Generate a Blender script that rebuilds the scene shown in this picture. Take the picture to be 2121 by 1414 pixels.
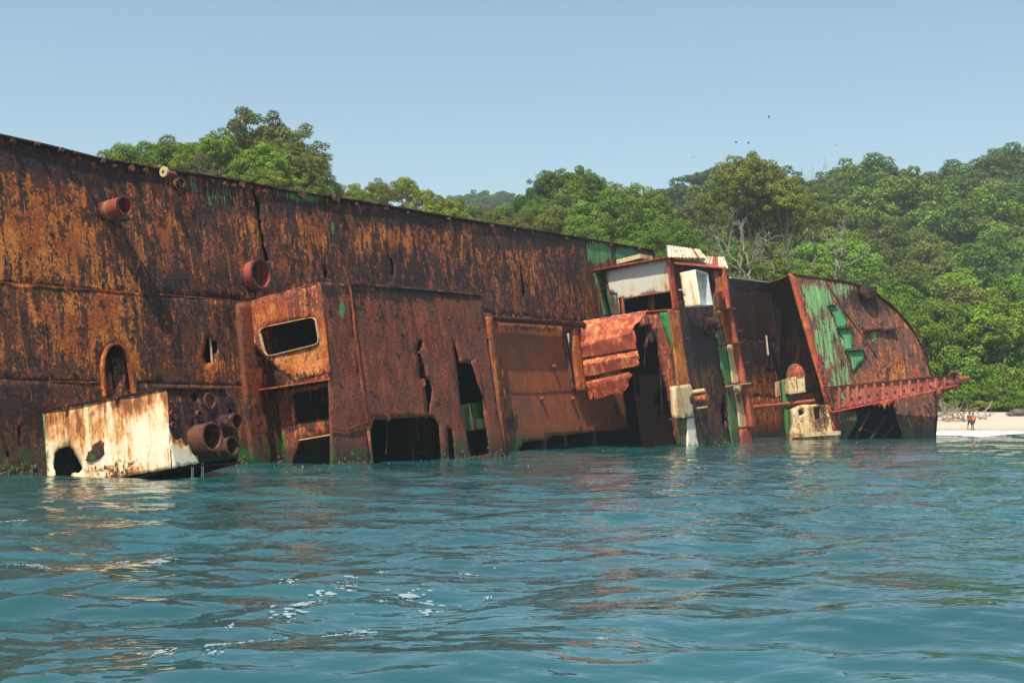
import bpy, math, random
import numpy as np
from mathutils import Vector, Matrix, noise
from mathutils.geometry import delaunay_2d_cdt

for o in list(bpy.data.objects):
    bpy.data.objects.remove(o)
SC = bpy.context.scene
COL = SC.collection
# ------------------------------------------------------------------ camera
F, CX, CY, CAMH, HOR = 2946.0, 1060.5, 707.0, 2.8, 838.0
PITCH = math.atan((HOR - CY) / F)
cam_d = bpy.data.cameras.new('camera')
cam_d.lens = 50; cam_d.sensor_width = 36; cam_d.clip_end = 9000; cam_d.clip_start = 0.3
cam = bpy.data.objects.new('camera', cam_d); COL.objects.link(cam)
cam.location = (0, 0, CAMH); cam.rotation_euler = (math.pi / 2 + PITCH, 0, 0)
SC.camera = cam
# ------------------------------------------------------------------ sky, sun, exposure
SUN = Vector((-0.20, -0.48, 0.85)).normalized()      # towards the sun
elev = math.asin(SUN.z); azim = math.atan2(SUN.x, SUN.y)
world = bpy.data.worlds.new('World'); SC.world = world; world.use_nodes = True
wn = world.node_tree.nodes; wl = world.node_tree.links
bg = wn['Background']; sky = wn.new('ShaderNodeTexSky'); sky.sky_type = 'NISHITA'
sky.sun_disc = False; sky.sun_elevation = elev; sky.sun_rotation = azim
sky.air_density = 1.0; sky.dust_density = 1.6; sky.ozone_density = 1.6; sky.altitude = 0
bg.inputs['Strength'].default_value = 0.12
hs = wn.new('ShaderNodeHueSaturation'); hs.inputs['Saturation'].default_value = 0.92
tintn = wn.new('ShaderNodeMix'); tintn.data_type = 'RGBA'; tintn.blend_type = 'MULTIPLY'; tintn.inputs[0].default_value = 1; tintn.inputs[7].default_value = (0.95, 1.03, 0.95, 1)
wl.new(sky.outputs[0], tintn.inputs[6]); wl.new(tintn.outputs[2], hs.inputs['Color']); wl.new(hs.outputs[0], bg.inputs['Color'])
sl = bpy.data.lights.new('sun', 'SUN'); sl.energy = 4.9; sl.angle = math.radians(0.55); sl.color = (1, 0.94, 0.84)
so = bpy.data.objects.new('sun', sl); COL.objects.link(so)
so.rotation_euler = SUN.to_track_quat('Z', 'Y').to_euler()
SC.render.engine = 'CYCLES'
SC.view_settings.view_transform = 'Standard'; SC.view_settings.look = 'None'
SC.view_settings.gamma = 1; SC.view_settings.use_curve_mapping = False
SC.view_settings.exposure = 0.42
SC.cycles.max_bounces = 6; SC.cycles.transparent_max_bounces = 8; SC.cycles.volume_bounces = 2
SC.cycles.diffuse_bounces = 3; SC.cycles.glossy_bounces = 3; SC.cycles.transmission_bounces = 3
SC.cycles.sample_clamp_indirect = 6
SC.render.resolution_x = 1024; SC.render.resolution_y = 682

rng = np.random.default_rng(7)
random.seed(7)
# ------------------------------------------------------------------ measuring helpers (photo pixels -> points on real planes)
CAM = np.array([0, 0, CAMH])
ct, st = math.cos(PITCH), math.sin(PITCH)
def ray(px, py):
    x = (px - CX) / F; y = -(py - CY) / F
    return np.array([x, ct - y * st, st + y * ct])
def hit(px, py, P, n):
    d = ray(px, py); return CAM + d * (np.dot(P - CAM, n) / np.dot(d, n))
def project(W):
    d = W - CAM
    f = d[:, 1] * ct + d[:, 2] * st; up = -d[:, 1] * st + d[:, 2] * ct
    return CX + F * d[:, 0] / f, CY - F * up / f
Z3 = np.array([0, 0, 1.0])
def on_water(px, py): return hit(px, py, np.zeros(3), Z3)
SA = on_water(0, 988); SB = on_water(1400, 915)
U = (SB - SA) / np.linalg.norm(SB - SA)
NH = np.array([U[1], -U[0], 0])
AL = math.radians(8)
V = Z3 * math.cos(AL) - NH * math.sin(AL)
N = NH * math.cos(AL) + Z3 * math.sin(AL)
SHIP = np.array([U, -N, V])            # rows: local x, y, z
def to_local(W): return (np.asarray(W) - SA) @ SHIP.T
def to_world(L): return np.asarray(L) @ SHIP + SA

class Frame:
    """a flat working plane of the wreck: origin, two in-plane axes and a normal (world)"""
    def __init__(s, P, e1, e2):
        s.P = np.asarray(P, float); s.e1 = np.asarray(e1, float) / np.linalg.norm(e1)
        e2 = np.asarray(e2, float); e2 = e2 - s.e1 * np.dot(e2, s.e1); s.e2 = e2 / np.linalg.norm(e2)
        s.n = np.cross(s.e1, s.e2)
        if np.dot(s.n, CAM - s.P) < 0: s.n = -s.n
    def px(s, x, y, off=0.0):
        w = hit(x, y, s.P + s.n * off, s.n) - s.P
        return float(w @ s.e1), float(w @ s.e2)
    def world(s, a, b, off=0.0):
        return s.P + np.outer(np.atleast_1d(a), s.e1) + np.outer(np.atleast_1d(b), s.e2) + np.outer(np.atleast_1d(off) * np.ones(len(np.atleast_1d(a))), s.n)
    def wpx(s, x, y, off=0.0): return hit(x, y, s.P + s.n * off, s.n)
def FN(n): return Frame(SA + N * n, U, V)
def FS(px, py, n0=0.0):
    w = hit(px, py, SA + N * n0, N); return Frame(w, N, V)
def FSs(s): return Frame(SA + U * s, N, V)
def F3(a, b, c): return Frame(a, b - a, c - a)

# ------------------------------------------------------------------ object helpers
def setp(o, label=None, cat=None, group=None, kind=None):
    if label: o['label'] = label
    if cat: o['category'] = cat
    if group: o['group'] = group
    if kind: o['kind'] = kind
    return o
def empty(name, loc=(0, 0, 0), **k):
    o = bpy.data.objects.new(name, None); COL.objects.link(o); o.location = loc
    o.empty_display_size = 0.2
    return setp(o, **k)
def mesh(name, verts, faces, mat, parent=None, smooth=False, attrs=None, **k):
    me = bpy.data.meshes.new(name)
    verts = np.asarray(verts, dtype=np.float32)
    if isinstance(faces, np.ndarray):
        nf, w = faces.shape
        me.vertices.add(len(verts)); me.vertices.foreach_set('co', verts.ravel())
        me.loops.add(nf * w); me.loops.foreach_set('vertex_index', faces.astype(np.int32).ravel())
        me.polygons.add(nf); me.polygons.foreach_set('loop_start', np.arange(0, nf * w, w, dtype=np.int32))
        me.polygons.foreach_set('loop_total', np.full(nf, w, dtype=np.int32))
        me.update(calc_edges=True)
    else:
        me.from_pydata([tuple(map(float, v)) for v in verts], [], faces)
    if smooth: me.polygons.foreach_set('use_smooth', [True] * len(me.polygons))
    if attrs:
        for an, av in attrs.items():
            a = me.attributes.new(an, 'FLOAT', 'POINT'); a.data.foreach_set('value', np.asarray(av, dtype=np.float32))
    if mat: me.materials.append(mat)
    me.update()
    o = bpy.data.objects.new(name, me); COL.objects.link(o)
    if parent: o.parent = parent
    return setp(o, **k)

# ------------------------------------------------------------------ materials
def new_mat(name):
    m = bpy.data.materials.new(name); m.use_nodes = True
    nt = m.node_tree; b = nt.nodes['Principled BSDF']
    return m, nt, nt.nodes, nt.links, b
class NB:
    def __init__(s, nt): s.nt = nt; s.n = nt.nodes; s.l = nt.links
    def lk(s, a, b):
        s.l.new(a, b)
    def val(s, sock, v):
        if hasattr(v, 'is_linked') or hasattr(v, 'links'): s.l.new(v, sock)
        else: sock.default_value = v
    def mapping(s, vec, scale, loc=(0, 0, 0)):
        m = s.n.new('ShaderNodeMapping'); m.inputs['Scale'].default_value = scale; m.inputs['Location'].default_value = loc
        s.lk(vec, m.inputs['Vector']); return m.outputs[0]
    def noise(s, vec, scale, detail=6, rough=0.6, dist=0.0):
        m = s.n.new('ShaderNodeTexNoise'); m.inputs['Scale'].default_value = scale; m.inputs['Detail'].default_value = detail
        m.inputs['Roughness'].default_value = rough; m.inputs['Distortion'].default_value = dist
        if vec is not None: s.lk(vec, m.inputs['Vector'])
        return m.outputs[0]
    def voro(s, vec, scale, feat='F1'):
        m = s.n.new('ShaderNodeTexVoronoi'); m.feature = feat; m.inputs['Scale'].default_value = scale
        s.lk(vec, m.inputs['Vector']); return m.outputs[0]
    def math(s, op, a, b=0.0, clamp=False):
        m = s.n.new('ShaderNodeMath'); m.operation = op; m.use_clamp = clamp
        s.val(m.inputs[0], a); s.val(m.inputs[1], b); return m.outputs[0]
    def ss(s, x, lo, hi, a=0.0, b=1.0):
        m = s.n.new('ShaderNodeMapRange'); m.interpolation_type = 'SMOOTHSTEP'
        s.val(m.inputs['Value'], x); s.val(m.inputs['From Min'], lo); s.val(m.inputs['From Max'], hi)
        m.inputs['To Min'].default_value = a; m.inputs['To Max'].default_value = b
        return m.outputs[0]
    def mix(s, f, a, b, mode='MIX'):
        m = s.n.new('ShaderNodeMix'); m.data_type = 'RGBA'; m.blend_type = mode
        s.val(m.inputs[0], f)
        for sock, v in ((m.inputs[6], a), (m.inputs[7], b)):
            if isinstance(v, (tuple, list)): sock.default_value = (*v, 1)
            else: s.lk(v, sock)
        return m.outputs[2]
    def attr(s, name):
        a = s.n.new('ShaderNodeAttribute'); a.attribute_name = name; return a.outputs['Fac']
    def bump(s, h, strength, dist, normal=None):
        b = s.n.new('ShaderNodeBump'); b.inputs['Strength'].default_value = strength; b.inputs['Distance'].default_value = dist
        s.lk(h, b.inputs['Height'])
        if normal: s.lk(normal, b.inputs['Normal'])
        return b.outputs[0]

DARK = (0.018, 0.012, 0.013); UMBER = (0.078, 0.027, 0.016); MAROON = (0.145, 0.036, 0.019)
HOT = (0.56, 0.155, 0.020); OCHRE = (0.60, 0.215, 0.04); GREEN = (0.065, 0.19, 0.075); CREAM = (0.66, 0.55, 0.38)
def rust(name, dark=DARK, mid=UMBER, red=MAROON, hot=HOT, hotamt=0.0, darkamt=0.0, paint=GREEN, paintamt=-0.66, crust=1.0,
         streak=1.0, off=0.0, rough=0.62, algae=1.0, spots=0.0):
    """flaking rust: vertical runs, hot orange blooms, black scale and painted shade, peeling paint where the mesh attribute 'paint' asks for it"""
    m, nt, nd, lk, b = new_mat(name); B = NB(nt)
    tc = nd.new('ShaderNodeTexCoord').outputs['Object']
    P = B.mapping(tc, (1, 1, 1), (off, off * .7, off * .3))
    Pn = B.mapping(P, (1, 1, 0.36)); Ps = B.mapping(P, (1, 1, 0.09))
    big = B.noise(P, 0.55, 5, 0.55)
    run = B.noise(Pn, 2.0, 8, 0.65, 0.4)          # broad runs
    runf = B.noise(Ps, 6.0, 6, 0.7, 0.2)          # narrow vertical drips
    sp = B.noise(P, 5.5, 9, 0.75)                 # speckle
    fine = B.noise(P, 17.0, 5, 0.7)
    col = B.mix(B.ss(run, 0.42, 0.60), mid, red)
    col = B.mix(B.math('MULTIPLY', B.ss(B.math('ADD', big, B.math('MULTIPLY', runf, 0.6)), 0.74, 0.92), 0.8), col, tuple(c * .55 + d_ * .45 for c, d_ in zip(mid, (0.10, 0.058, 0.045))))
    # hot orange
    h = B.math('ADD', B.math('MULTIPLY', run, 0.9), B.math('MULTIPLY', runf, 0.75 * streak))
    h = B.math('ADD', h, B.math('MULTIPLY', sp, 1.1)); h = B.math('ADD', h, B.math('MULTIPLY', big, 0.5))
    h = B.math('ADD', h, B.math('MULTIPLY', B.attr('hot'), 0.45)); h = B.math('ADD', h, hotamt - 0.375 * (streak - 1))
    hm = B.ss(h, 1.70, 1.79)
    hotc = B.mix(B.ss(fine, 0.38, 0.62), hot, OCHRE)
    hotc = B.mix(B.ss(big, 0.44, 0.60), hotc, (0.36, 0.080, 0.016))
    col = B.mix(B.math('MULTIPLY', hm, 0.88), col, hotc)
    # black scale; the 'dark' attribute also paints shade in recesses
    d = B.math('ADD', B.math('MULTIPLY', B.noise(Pn, 1.3, 9, 0.7, 0.8), 1.0), B.math('MULTIPLY', B.noise(P, 3.3, 8, 0.75), 0.9))
    d = B.math('ADD', d, B.math('MULTIPLY', B.attr('dark'), 0.35)); d = B.math('ADD', d, darkamt)
    dm = B.ss(d, 0.985, 1.055)
    col = B.mix(B.math('MULTIPLY', dm, 0.85), col, dark)
    # granular crust: every few centimetres lighter or darker
    g1 = B.ss(B.noise(P, 8.0, 6, 0.8), 0.36, 0.66, 0.50, 1.60); g2 = B.ss(B.noise(P, 21.0, 3, 0.7), 0.35, 0.65, 0.62, 1.38)
    gg = B.math('MULTIPLY', g1, g2); gg = B.math('ADD', B.math('MULTIPLY', gg, 0.85 * crust), 1 - 0.85 * crust)
    gc = nd.new('ShaderNodeCombineColor'); lk.new(gg, gc.inputs[0]); lk.new(gg, gc.inputs[1]); lk.new(gg, gc.inputs[2])
    col = B.mix(1.0, col, gc.outputs[0], 'MULTIPLY')
    # small pits
    pit = B.ss(fine, 0.60, 0.68); col = B.mix(B.math('MULTIPLY', pit, 0.6 * crust), col, (0.016, 0.011, 0.010))
    pale = B.ss(B.noise(Ps, 9.0, 4, 0.6), 0.70, 0.76); col = B.mix(B.math('MULTIPLY', pale, 0.45 * streak), col, (0.34, 0.27, 0.20))
    # peeling paint
    pa = B.math('ADD', B.math('MULTIPLY', run, 0.45), B.math('MULTIPLY', runf, 1.25)); pa = B.math('ADD', pa, -.125)
    pa = B.math('ADD', pa, B.math('MULTIPLY', sp, 0.5))
    pa = B.math('ADD', pa, B.math('ADD', B.attr('paint'), paintamt))
    pm = B.ss(pa, 0.93, 0.975)
    pc = B.mix(B.ss(B.noise(Ps, 3.0, 3), 0.35, 0.7), paint, tuple(min(1, c * 1.45 + 0.01) for c in paint))
    pc = B.mix(B.ss(B.noise(P, 9, 4, .7), 0.55, 0.75, 0, 0.6), pc, mid)
    col = B.mix(pm, col, pc)
    if spots:
        col = B.mix(B.ss(B.noise(P, 3.1, 8, .8), 0.60 - spots * .1, 0.66), col, dark)
    # algae and wet band just above the sea
    if algae:
        z = nd.new('ShaderNodeSeparateXYZ'); lk.new(nd.new('ShaderNodeNewGeometry').outputs['Position'], z.inputs[0]); z = z.outputs[2]
        zz = B.math('ADD', z, B.math('MULTIPLY', B.math('SUBTRACT', run, 0.5), -1.5))
        col = B.mix(B.ss(zz, 1.5, 0.2, 0, 0.8 * algae), col, (0.030, 0.026, 0.016))
        al = B.math('MULTIPLY', B.ss(B.noise(P, 0.9, 5, .6), 0.50, 0.62), B.ss(zz, 1.5, 0.5))
        col = B.mix(B.math('MULTIPLY', al, 0.75 * algae), col, (0.022, 0.085, 0.016))
        ag = B.math('ADD', B.attr('algae'), B.math('MULTIPLY', B.math('SUBTRACT', sp, 0.5), 1.2))
        col = B.mix(B.ss(ag, 0.42, 0.7, 0, 0.9), col, (0.028, 0.155, 0.024))
        rg = B.ss(zz, 0.7, 0.0, rough, 0.25)
    else:
        ag = B.math('ADD', B.attr('algae'), B.math('MULTIPLY', B.math('SUBTRACT', sp, 0.5), 1.2))
        col = B.mix(B.ss(ag, 0.42, 0.7, 0, 0.9), col, (0.028, 0.155, 0.024))
        rg = None
    lk.new(col, b.inputs['Base Color'])
    r = B.ss(sp, 0.35, 0.7, rough - 0.22, rough + 0.2)
    if rg is not None: r = B.math('MINIMUM', r, rg)
    lk.new(r, b.inputs['Roughness'])
    b.inputs['Specular IOR Level'].default_value = 0.22
    hgt = B.math('ADD', B.math('MULTIPLY', sp, 1.0), B.math('MULTIPLY', fine, 0.5))
    hgt = B.math('ADD', hgt, B.math('MULTIPLY', dm, -0.25)); hgt = B.math('ADD', hgt, B.math('MULTIPLY', run, .35)); hgt = B.math('ADD', hgt, B.math('MULTIPLY', hm, .12))
    hgt = B.math('ADD', hgt, B.math('MULTIPLY', pm, 0.12))
    lk.new(B.bump(hgt, 0.8 * crust, 0.075), b.inputs['Normal'])
    return m

def stained(name, base=(0.78, 0.70, 0.52), stain=(0.54, 0.20, 0.045), deep=(0.16, 0.048, 0.018), amt=0.0, off=0.0, chips=0.0, green=False, streak=1.0):
    """painted steel with rust running down it in soft stains, chips of bare rust and pitting"""
    m, nt, nd, lk, b = new_mat(name); B = NB(nt)
    tc = nd.new('ShaderNodeTexCoord').outputs['Object']; P = B.mapping(tc, (1, 1, 1), (off, off, off))
    Ps = B.mapping(P, (1, 1, .10)); Pm = B.mapping(P, (1, 1, .4))
    rs = B.noise(Ps, 3.2, 6, .65); rm = B.noise(Pm, 1.6, 8, .7, .5); sp = B.noise(P, 6, 9, .75); fn = B.noise(P, 19, 4, .7)
    h = B.math('ADD', B.math('MULTIPLY', rs, .9 * streak), B.math('MULTIPLY', rm, 1.0)); h = B.math('ADD', h, B.math('MULTIPLY', sp, .5))
    h = B.math('ADD', h, B.math('ADD', B.math('MULTIPLY', B.attr('hot'), .42), amt - 1.2 + (1 - streak) * .45))
    col = B.mix(B.ss(fn, .35, .7, 0, .5), base, tuple(c * .72 for c in base))
    col = B.mix(B.ss(h, -.06, .16, 0, .75), col, (base[0] * .95, base[1] * .72, base[2] * .45))
    col = B.mix(B.ss(h, .08, .24, 0, .9), col, stain)
    col = B.mix(B.ss(h, .22, .34, 0, .85), col, deep)
    c = B.math('ADD', B.math('ADD', B.math('MULTIPLY', sp, 1.2), B.math('MULTIPLY', rm, .5)), B.math('ADD', B.math('MULTIPLY', B.attr('dark'), .33), chips))
    cm = B.ss(c, 1.10, 1.15); col = B.mix(B.ss(c, 1.04, 1.13, 0, .7), col, stain); col = B.mix(cm, col, B.mix(B.ss(fn, .4, .6), (.035, .018, .012), deep))
    ag = B.math('ADD', B.attr('algae'), B.math('MULTIPLY', B.math('SUBTRACT', sp, 0.5), 1.2)); col = B.mix(B.ss(ag, 0.42, 0.7, 0, 0.9), col, (0.028, 0.155, 0.024))
    pit = B.ss(B.noise(P, 13, 2, .5), .70, .73, 0, .8); col = B.mix(pit, col, (.06, .035, .02))
    lk.new(col, b.inputs['Base Color']); b.inputs['Specular IOR Level'].default_value = .35
    lk.new(B.ss(h, -.1, .3, .42, .8), b.inputs['Roughness'])
    hg = B.math('ADD', B.math('MULTIPLY', cm, -.6), B.math('ADD', B.math('MULTIPLY', sp, .5), B.math('MULTIPLY', fn, .25)))
    lk.new(B.bump(hg, .5, .05), b.inputs['Normal']); return m

M = {}
M['deck'] = rust('rust_deck', hotamt=0.022, darkamt=0.018, streak=1.3)
M['deck_low'] = rust('rust_deck_lower', hotamt=-0.01, darkamt=-0.0, mid=(0.09, 0.034, 0.016), off=13)
M['house'] = rust('rust_house_front', hotamt=-0.22, darkamt=-0.06, mid=(0.145, 0.038, 0.019), red=(0.26, 0.066, 0.029), off=27, crust=1.1)
M['house_side'] = rust('rust_house_side', hotamt=0.02, darkamt=-0.06, mid=(0.17, 0.042, 0.026), red=(0.25, 0.050, 0.034), hot=(0.62, 0.22, 0.08), off=31, crust=.75, streak=2.2)
M['panel'] = rust('rust_panel', hotamt=-0.32, darkamt=-0.20, mid=(0.22, 0.058, 0.024), red=(0.29, 0.075, 0.027), off=41, crust=.5)
M['pillar'] = rust('rust_pillar', hotamt=-.10, darkamt=-.02, mid=(0.15, 0.038, 0.014), red=(0.21, 0.050, 0.018), off=49, crust=.8)
M['orange'] = rust('rust_orange', hotamt=0.10, darkamt=-0.09, mid=(0.24, 0.06, 0.02), red=(0.33, 0.075, 0.03), off=47, crust=.8)
M['redsheet'] = rust('red_sheet', hotamt=0.0, darkamt=-0.22, mid=(0.30, 0.05, 0.026), red=(0.40, 0.085, 0.04), hot=(0.62, 0.22, 0.08), off=53, crust=.5, algae=0)
M['redwhite'] = stained('red_white_sheet', (0.72, 0.58, 0.47), (0.45, 0.14, 0.06), (0.30, 0.05, 0.03), amt=.05, off=59)
M['white'] = stained('white_paint', off=61)
M['greywhite'] = stained('grey_white_paint', (0.56, 0.52, 0.44), (0.40, 0.24, 0.12), (0.10, 0.07, 0.05), amt=-.02, off=67, chips=-.01)
M['cream'] = stained('cream_paint', (0.56, 0.44, 0.26), (0.45, 0.20, 0.06), amt=.04, off=71)
M['creamruin'] = stained('cream_ruin', (0.60, 0.50, 0.30), (0.30, 0.15, 0.06), (0.03, 0.018, 0.012), amt=.10, off=73, chips=.14)
M['green'] = rust('green_paint', darkamt=-0.18, hotamt=-.12, paint=(0.034, 0.155, 0.050), paintamt=-0.04, off=79, crust=.35, algae=.6)
M['greendeck'] = rust('green_streaked', darkamt=-0.03, hotamt=-.03, mid=(0.115, 0.050, 0.034), red=(0.17, 0.062, 0.038), paint=(0.115, 0.245, 0.095), streak=1.8, off=83, crust=.7)
M['darkwall'] = rust('dark_wall', darkamt=0.08, hotamt=-.10, mid=(0.07, 0.024, 0.014), red=(0.11, 0.032, 0.018), off=89)
M['pipe'] = rust('pipe_rust', darkamt=0.02, hotamt=-.05, mid=(0.11, 0.045, 0.028), red=(0.15, 0.05, 0.03), hot=(0.42, 0.18, 0.07), off=97, crust=.6, algae=0)
M['redpipe'] = rust('red_pipe', darkamt=-0.16, hotamt=-.12, mid=(0.27, 0.05, 0.035), red=(0.33, 0.07, 0.04), off=101, crust=.4, algae=0)
M['boom'] = rust('boom_red', darkamt=-0.12, hotamt=-.08, mid=(0.36, 0.075, 0.05), red=(0.50, 0.15, 0.10), hot=(0.55, 0.17, 0.05), off=103, crust=.5, algae=0)
def simple(name, col, rough=0.7, metal=0, bumpk=0.3):
    m, nt, nd, lk, b = new_mat(name); B = NB(nt); tc = nd.new('ShaderNodeTexCoord').outputs['Object']
    nz = B.noise(tc, 4, 6, .65); c = B.mix(B.ss(nz, .35, .65), tuple(x * .7 for x in col), col)
    lk.new(c, b.inputs['Base Color']); b.inputs['Roughness'].default_value = rough; b.inputs['Metallic'].default_value = metal
    lk.new(B.bump(nz, bumpk, 0.03), b.inputs['Normal']); return m
M['interior'] = simple('interior_shade', (0.013, 0.008, 0.006), 1.0); M['interior'].node_tree.nodes['Principled BSDF'].inputs['Specular IOR Level'].default_value = 0.05  # near-black: the shade inside the openings is put into the colour
M['hullpaint'] = rust('hull_outer', off=107)
M['yellowband'] = simple('olive_band', (0.22, 0.20, 0.05), .6)
M['bark'] = simple('bark', (0.17, 0.13, 0.10), .9)
M['deadwood'] = simple('pale_dead_wood', (0.26, 0.22, 0.18), .9)
M['drift'] = simple('driftwood', (0.30, 0.23, 0.17), .9)
M['rock'] = simple('beach_rock', (0.13, 0.10, 0.085), .9, 0, .8)
M['skin'] = simple('skin', (0.22, 0.11, 0.07), .5)
M['vest'] = simple('orange_vest', (0.80, 0.13, 0.03), .6)
M['darkcloth'] = simple('dark_cloth', (0.03, 0.03, 0.045), .8)
M['redcloth'] = simple('red_cloth', (0.25, 0.06, 0.06), .8)
M['hair'] = simple('hair', (0.012, 0.010, 0.009), .6)
M['bird'] = simple('bird_feather', (0.03, 0.03, 0.03), .8)
# lichen/moss on the roof lip etc. comes from 'paint' and 'algae' attributes

# ------------------------------------------------------------------ plate builder
def inside(P, poly):
    x, y = P[:, 0], P[:, 1]; c = np.zeros(len(P), bool); n = len(poly)
    for i in range(n):
        x1, y1 = poly[i]; x2, y2 = poly[i - 1]
        if y1 == y2: continue
        k = ((y1 > y) != (y2 > y)) & (x < (x2 - x1) * (y - y1) / (y2 - y1) + x1); c ^= k
    return c
def densify(poly, step, jag=0.0, seed=0):
    r = random.Random(seed); out = []
    n = len(poly)
    for i in range(n):
        a = np.array(poly[i], float); b = np.array(poly[(i + 1) % n], float)
        L = np.linalg.norm(b - a); k = max(1, int(L / step))
        d = (b - a) / max(L, 1e-6); nn = np.array([-d[1], d[0]])
        for j in range(k):
            p = a + (b - a) * j / k
            if j and jag: p = p + nn * r.uniform(-jag, jag) + d * r.uniform(-.3, .3) * step * (jag > 0)
            out.append((float(p[0]), float(p[1])))
    return out
def brush_eval(W, brushes):
    px, py = project(W); at = {}
    for (an, bx, by, rx, ry, v) in brushes:
        g = v * np.exp(-(((px - bx) / rx) ** 2 + ((py - by) / ry) ** 2) ** 1.5)
        at[an] = np.maximum(at.get(an, 0), g) if v > 0 else at.get(an, 0) + g
    return at
def plate(name, fr, poly, mat, parent, holes=(), off=0.0, t=0.05, grid=0.45, jag=0.0, hjag=0.03, warp=0.0, wscale=0.35, brushes=(),
          seams=(), split=None, px=True, seed=1, bend=None, **k):
    """flat iron plate lying in frame fr, outline in photo pixels on that plane (px) or metres; holes cut through; thickness t towards the back.
    split: function(a, b) -> plate number; returns list of objects."""
    def cv(p): return [fr.px(x, y, off) for x, y in p] if px else list(p)
    outer = cv(poly); hs = [cv(h) for h in holes]; sm = [cv(s) for s in seams]
    step = grid if jag == 0 else min(grid, 0.22)
    outer = densify(outer, step, jag, seed)
    hs = [densify(h, 0.12, hjag, seed + 5 + i) for i, h in enumerate(hs)]
    vs = []; es = []
    for lp in [outer] + hs:
        b0 = len(vs); vs += lp; es += [(b0 + i, b0 + (i + 1) % len(lp)) for i in range(len(lp))]
    for s_ in sm:
        pts = []
        for i in range(len(s_) - 1):
            a = np.array(s_[i]); b = np.array(s_[i + 1]); kk = max(1, int(np.linalg.norm(b - a) / grid))
            pts += [tuple(map(float, a + (b - a) * j / kk)) for j in range(kk)]
        pts.append(s_[-1]); b0 = len(vs); vs += pts; es += [(b0 + i, b0 + i + 1) for i in range(len(pts) - 1)]
    O = np.array(outer); lo, hi = O.min(0), O.max(0)
    gx = np.arange(lo[0] + grid / 2, hi[0], grid); gy = np.arange(lo[1] + grid / 2, hi[1], grid)
    if len(gx) and len(gy):
        G = np.stack(np.meshgrid(gx, gy), -1).reshape(-1, 2); rr = np.random.default_rng(seed)
        G = G + rr.uniform(-.2, .2, G.shape) * grid
        G = G[inside(G, outer)]
        # keep away from edges
        E_ = np.array(vs)
        keep = np.ones(len(G), bool)
        for i in range(0, len(E_), 400):
            d = np.min(np.linalg.norm(G[:, None] - E_[None, i:i + 400], axis=2), axis=1) if len(G) else np.zeros(0)
            keep &= d > grid * 0.35
        vs += [tuple(map(float, g)) for g in G[keep]]
    r = delaunay_2d_cdt([Vector(v) for v in vs], es, [], 0, 1e-5)
    Vv = np.array([(v.x, v.y) for v in r[0]]); T = np.array([f for f in r[2] if len(f) == 3])
    cen = Vv[T].mean(1); kp = inside(cen, outer)
    for h in hs: kp &= ~inside(cen, h)
    T = T[kp]; cen = cen[kp]
    groups = [np.ones(len(T), bool)] if split is None else None
    if split is not None:
        ids = np.array([split(a, b) for a, b in cen]); groups = [ids == i for i in sorted(set(ids))]
    outs = []
    for gi, g in enumerate(groups):
        tt = T[g]; used, inv = np.unique(tt, return_inverse=True); tt = inv.reshape(-1, 3); P2 = Vv[used]
        area = (P2[tt[:, 1], 0] - P2[tt[:, 0], 0]) * (P2[tt[:, 2], 1] - P2[tt[:, 0], 1]) - (P2[tt[:, 1], 1] - P2[tt[:, 0], 1]) * (P2[tt[:, 2], 0] - P2[tt[:, 0], 0])
        tt[area < 0] = tt[area < 0][:, ::-1]
        if np.dot(np.cross(fr.e1, fr.e2), fr.n) < 0: tt = tt[:, ::-1]
        z = np.full(len(P2), off, float)
        if warp:
            for i, (a, b) in enumerate(P2):
                z[i] += warp * noise.noise(Vector((a * wscale, b * wscale, seed * 3.7))) + warp * .4 * noise.noise(Vector((a * wscale * 3, b * wscale * 3, seed * 1.7)))
        if bend: z = z + np.array([bend(a, b) for a, b in P2])
        Wf = fr.world(P2[:, 0], P2[:, 1], z); Wb = Wf - fr.n * t
        ed = {}
        for f in tt:
            for i in range(3):
                e = (int(f[i]), int(f[(i + 1) % 3])); ed[e] = 1
        bnd = [e for e in ed if (e[1], e[0]) not in ed]; n0 = len(P2)
        sides = []
        for a, b in bnd: sides += [(a, n0 + a, n0 + b), (a, n0 + b, b)]
        faces = np.concatenate([tt, tt[:, ::-1] + n0] + ([np.array(sides)] if sides else []))
        W = np.concatenate([Wf, Wb]); at = brush_eval(W, brushes) if brushes else None
        o = mesh(name, to_local(W), faces, mat if not callable(mat) else mat(gi), parent, attrs=at, **k)
        outs.append(o)
    return outs if split is not None else outs[0]

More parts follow.
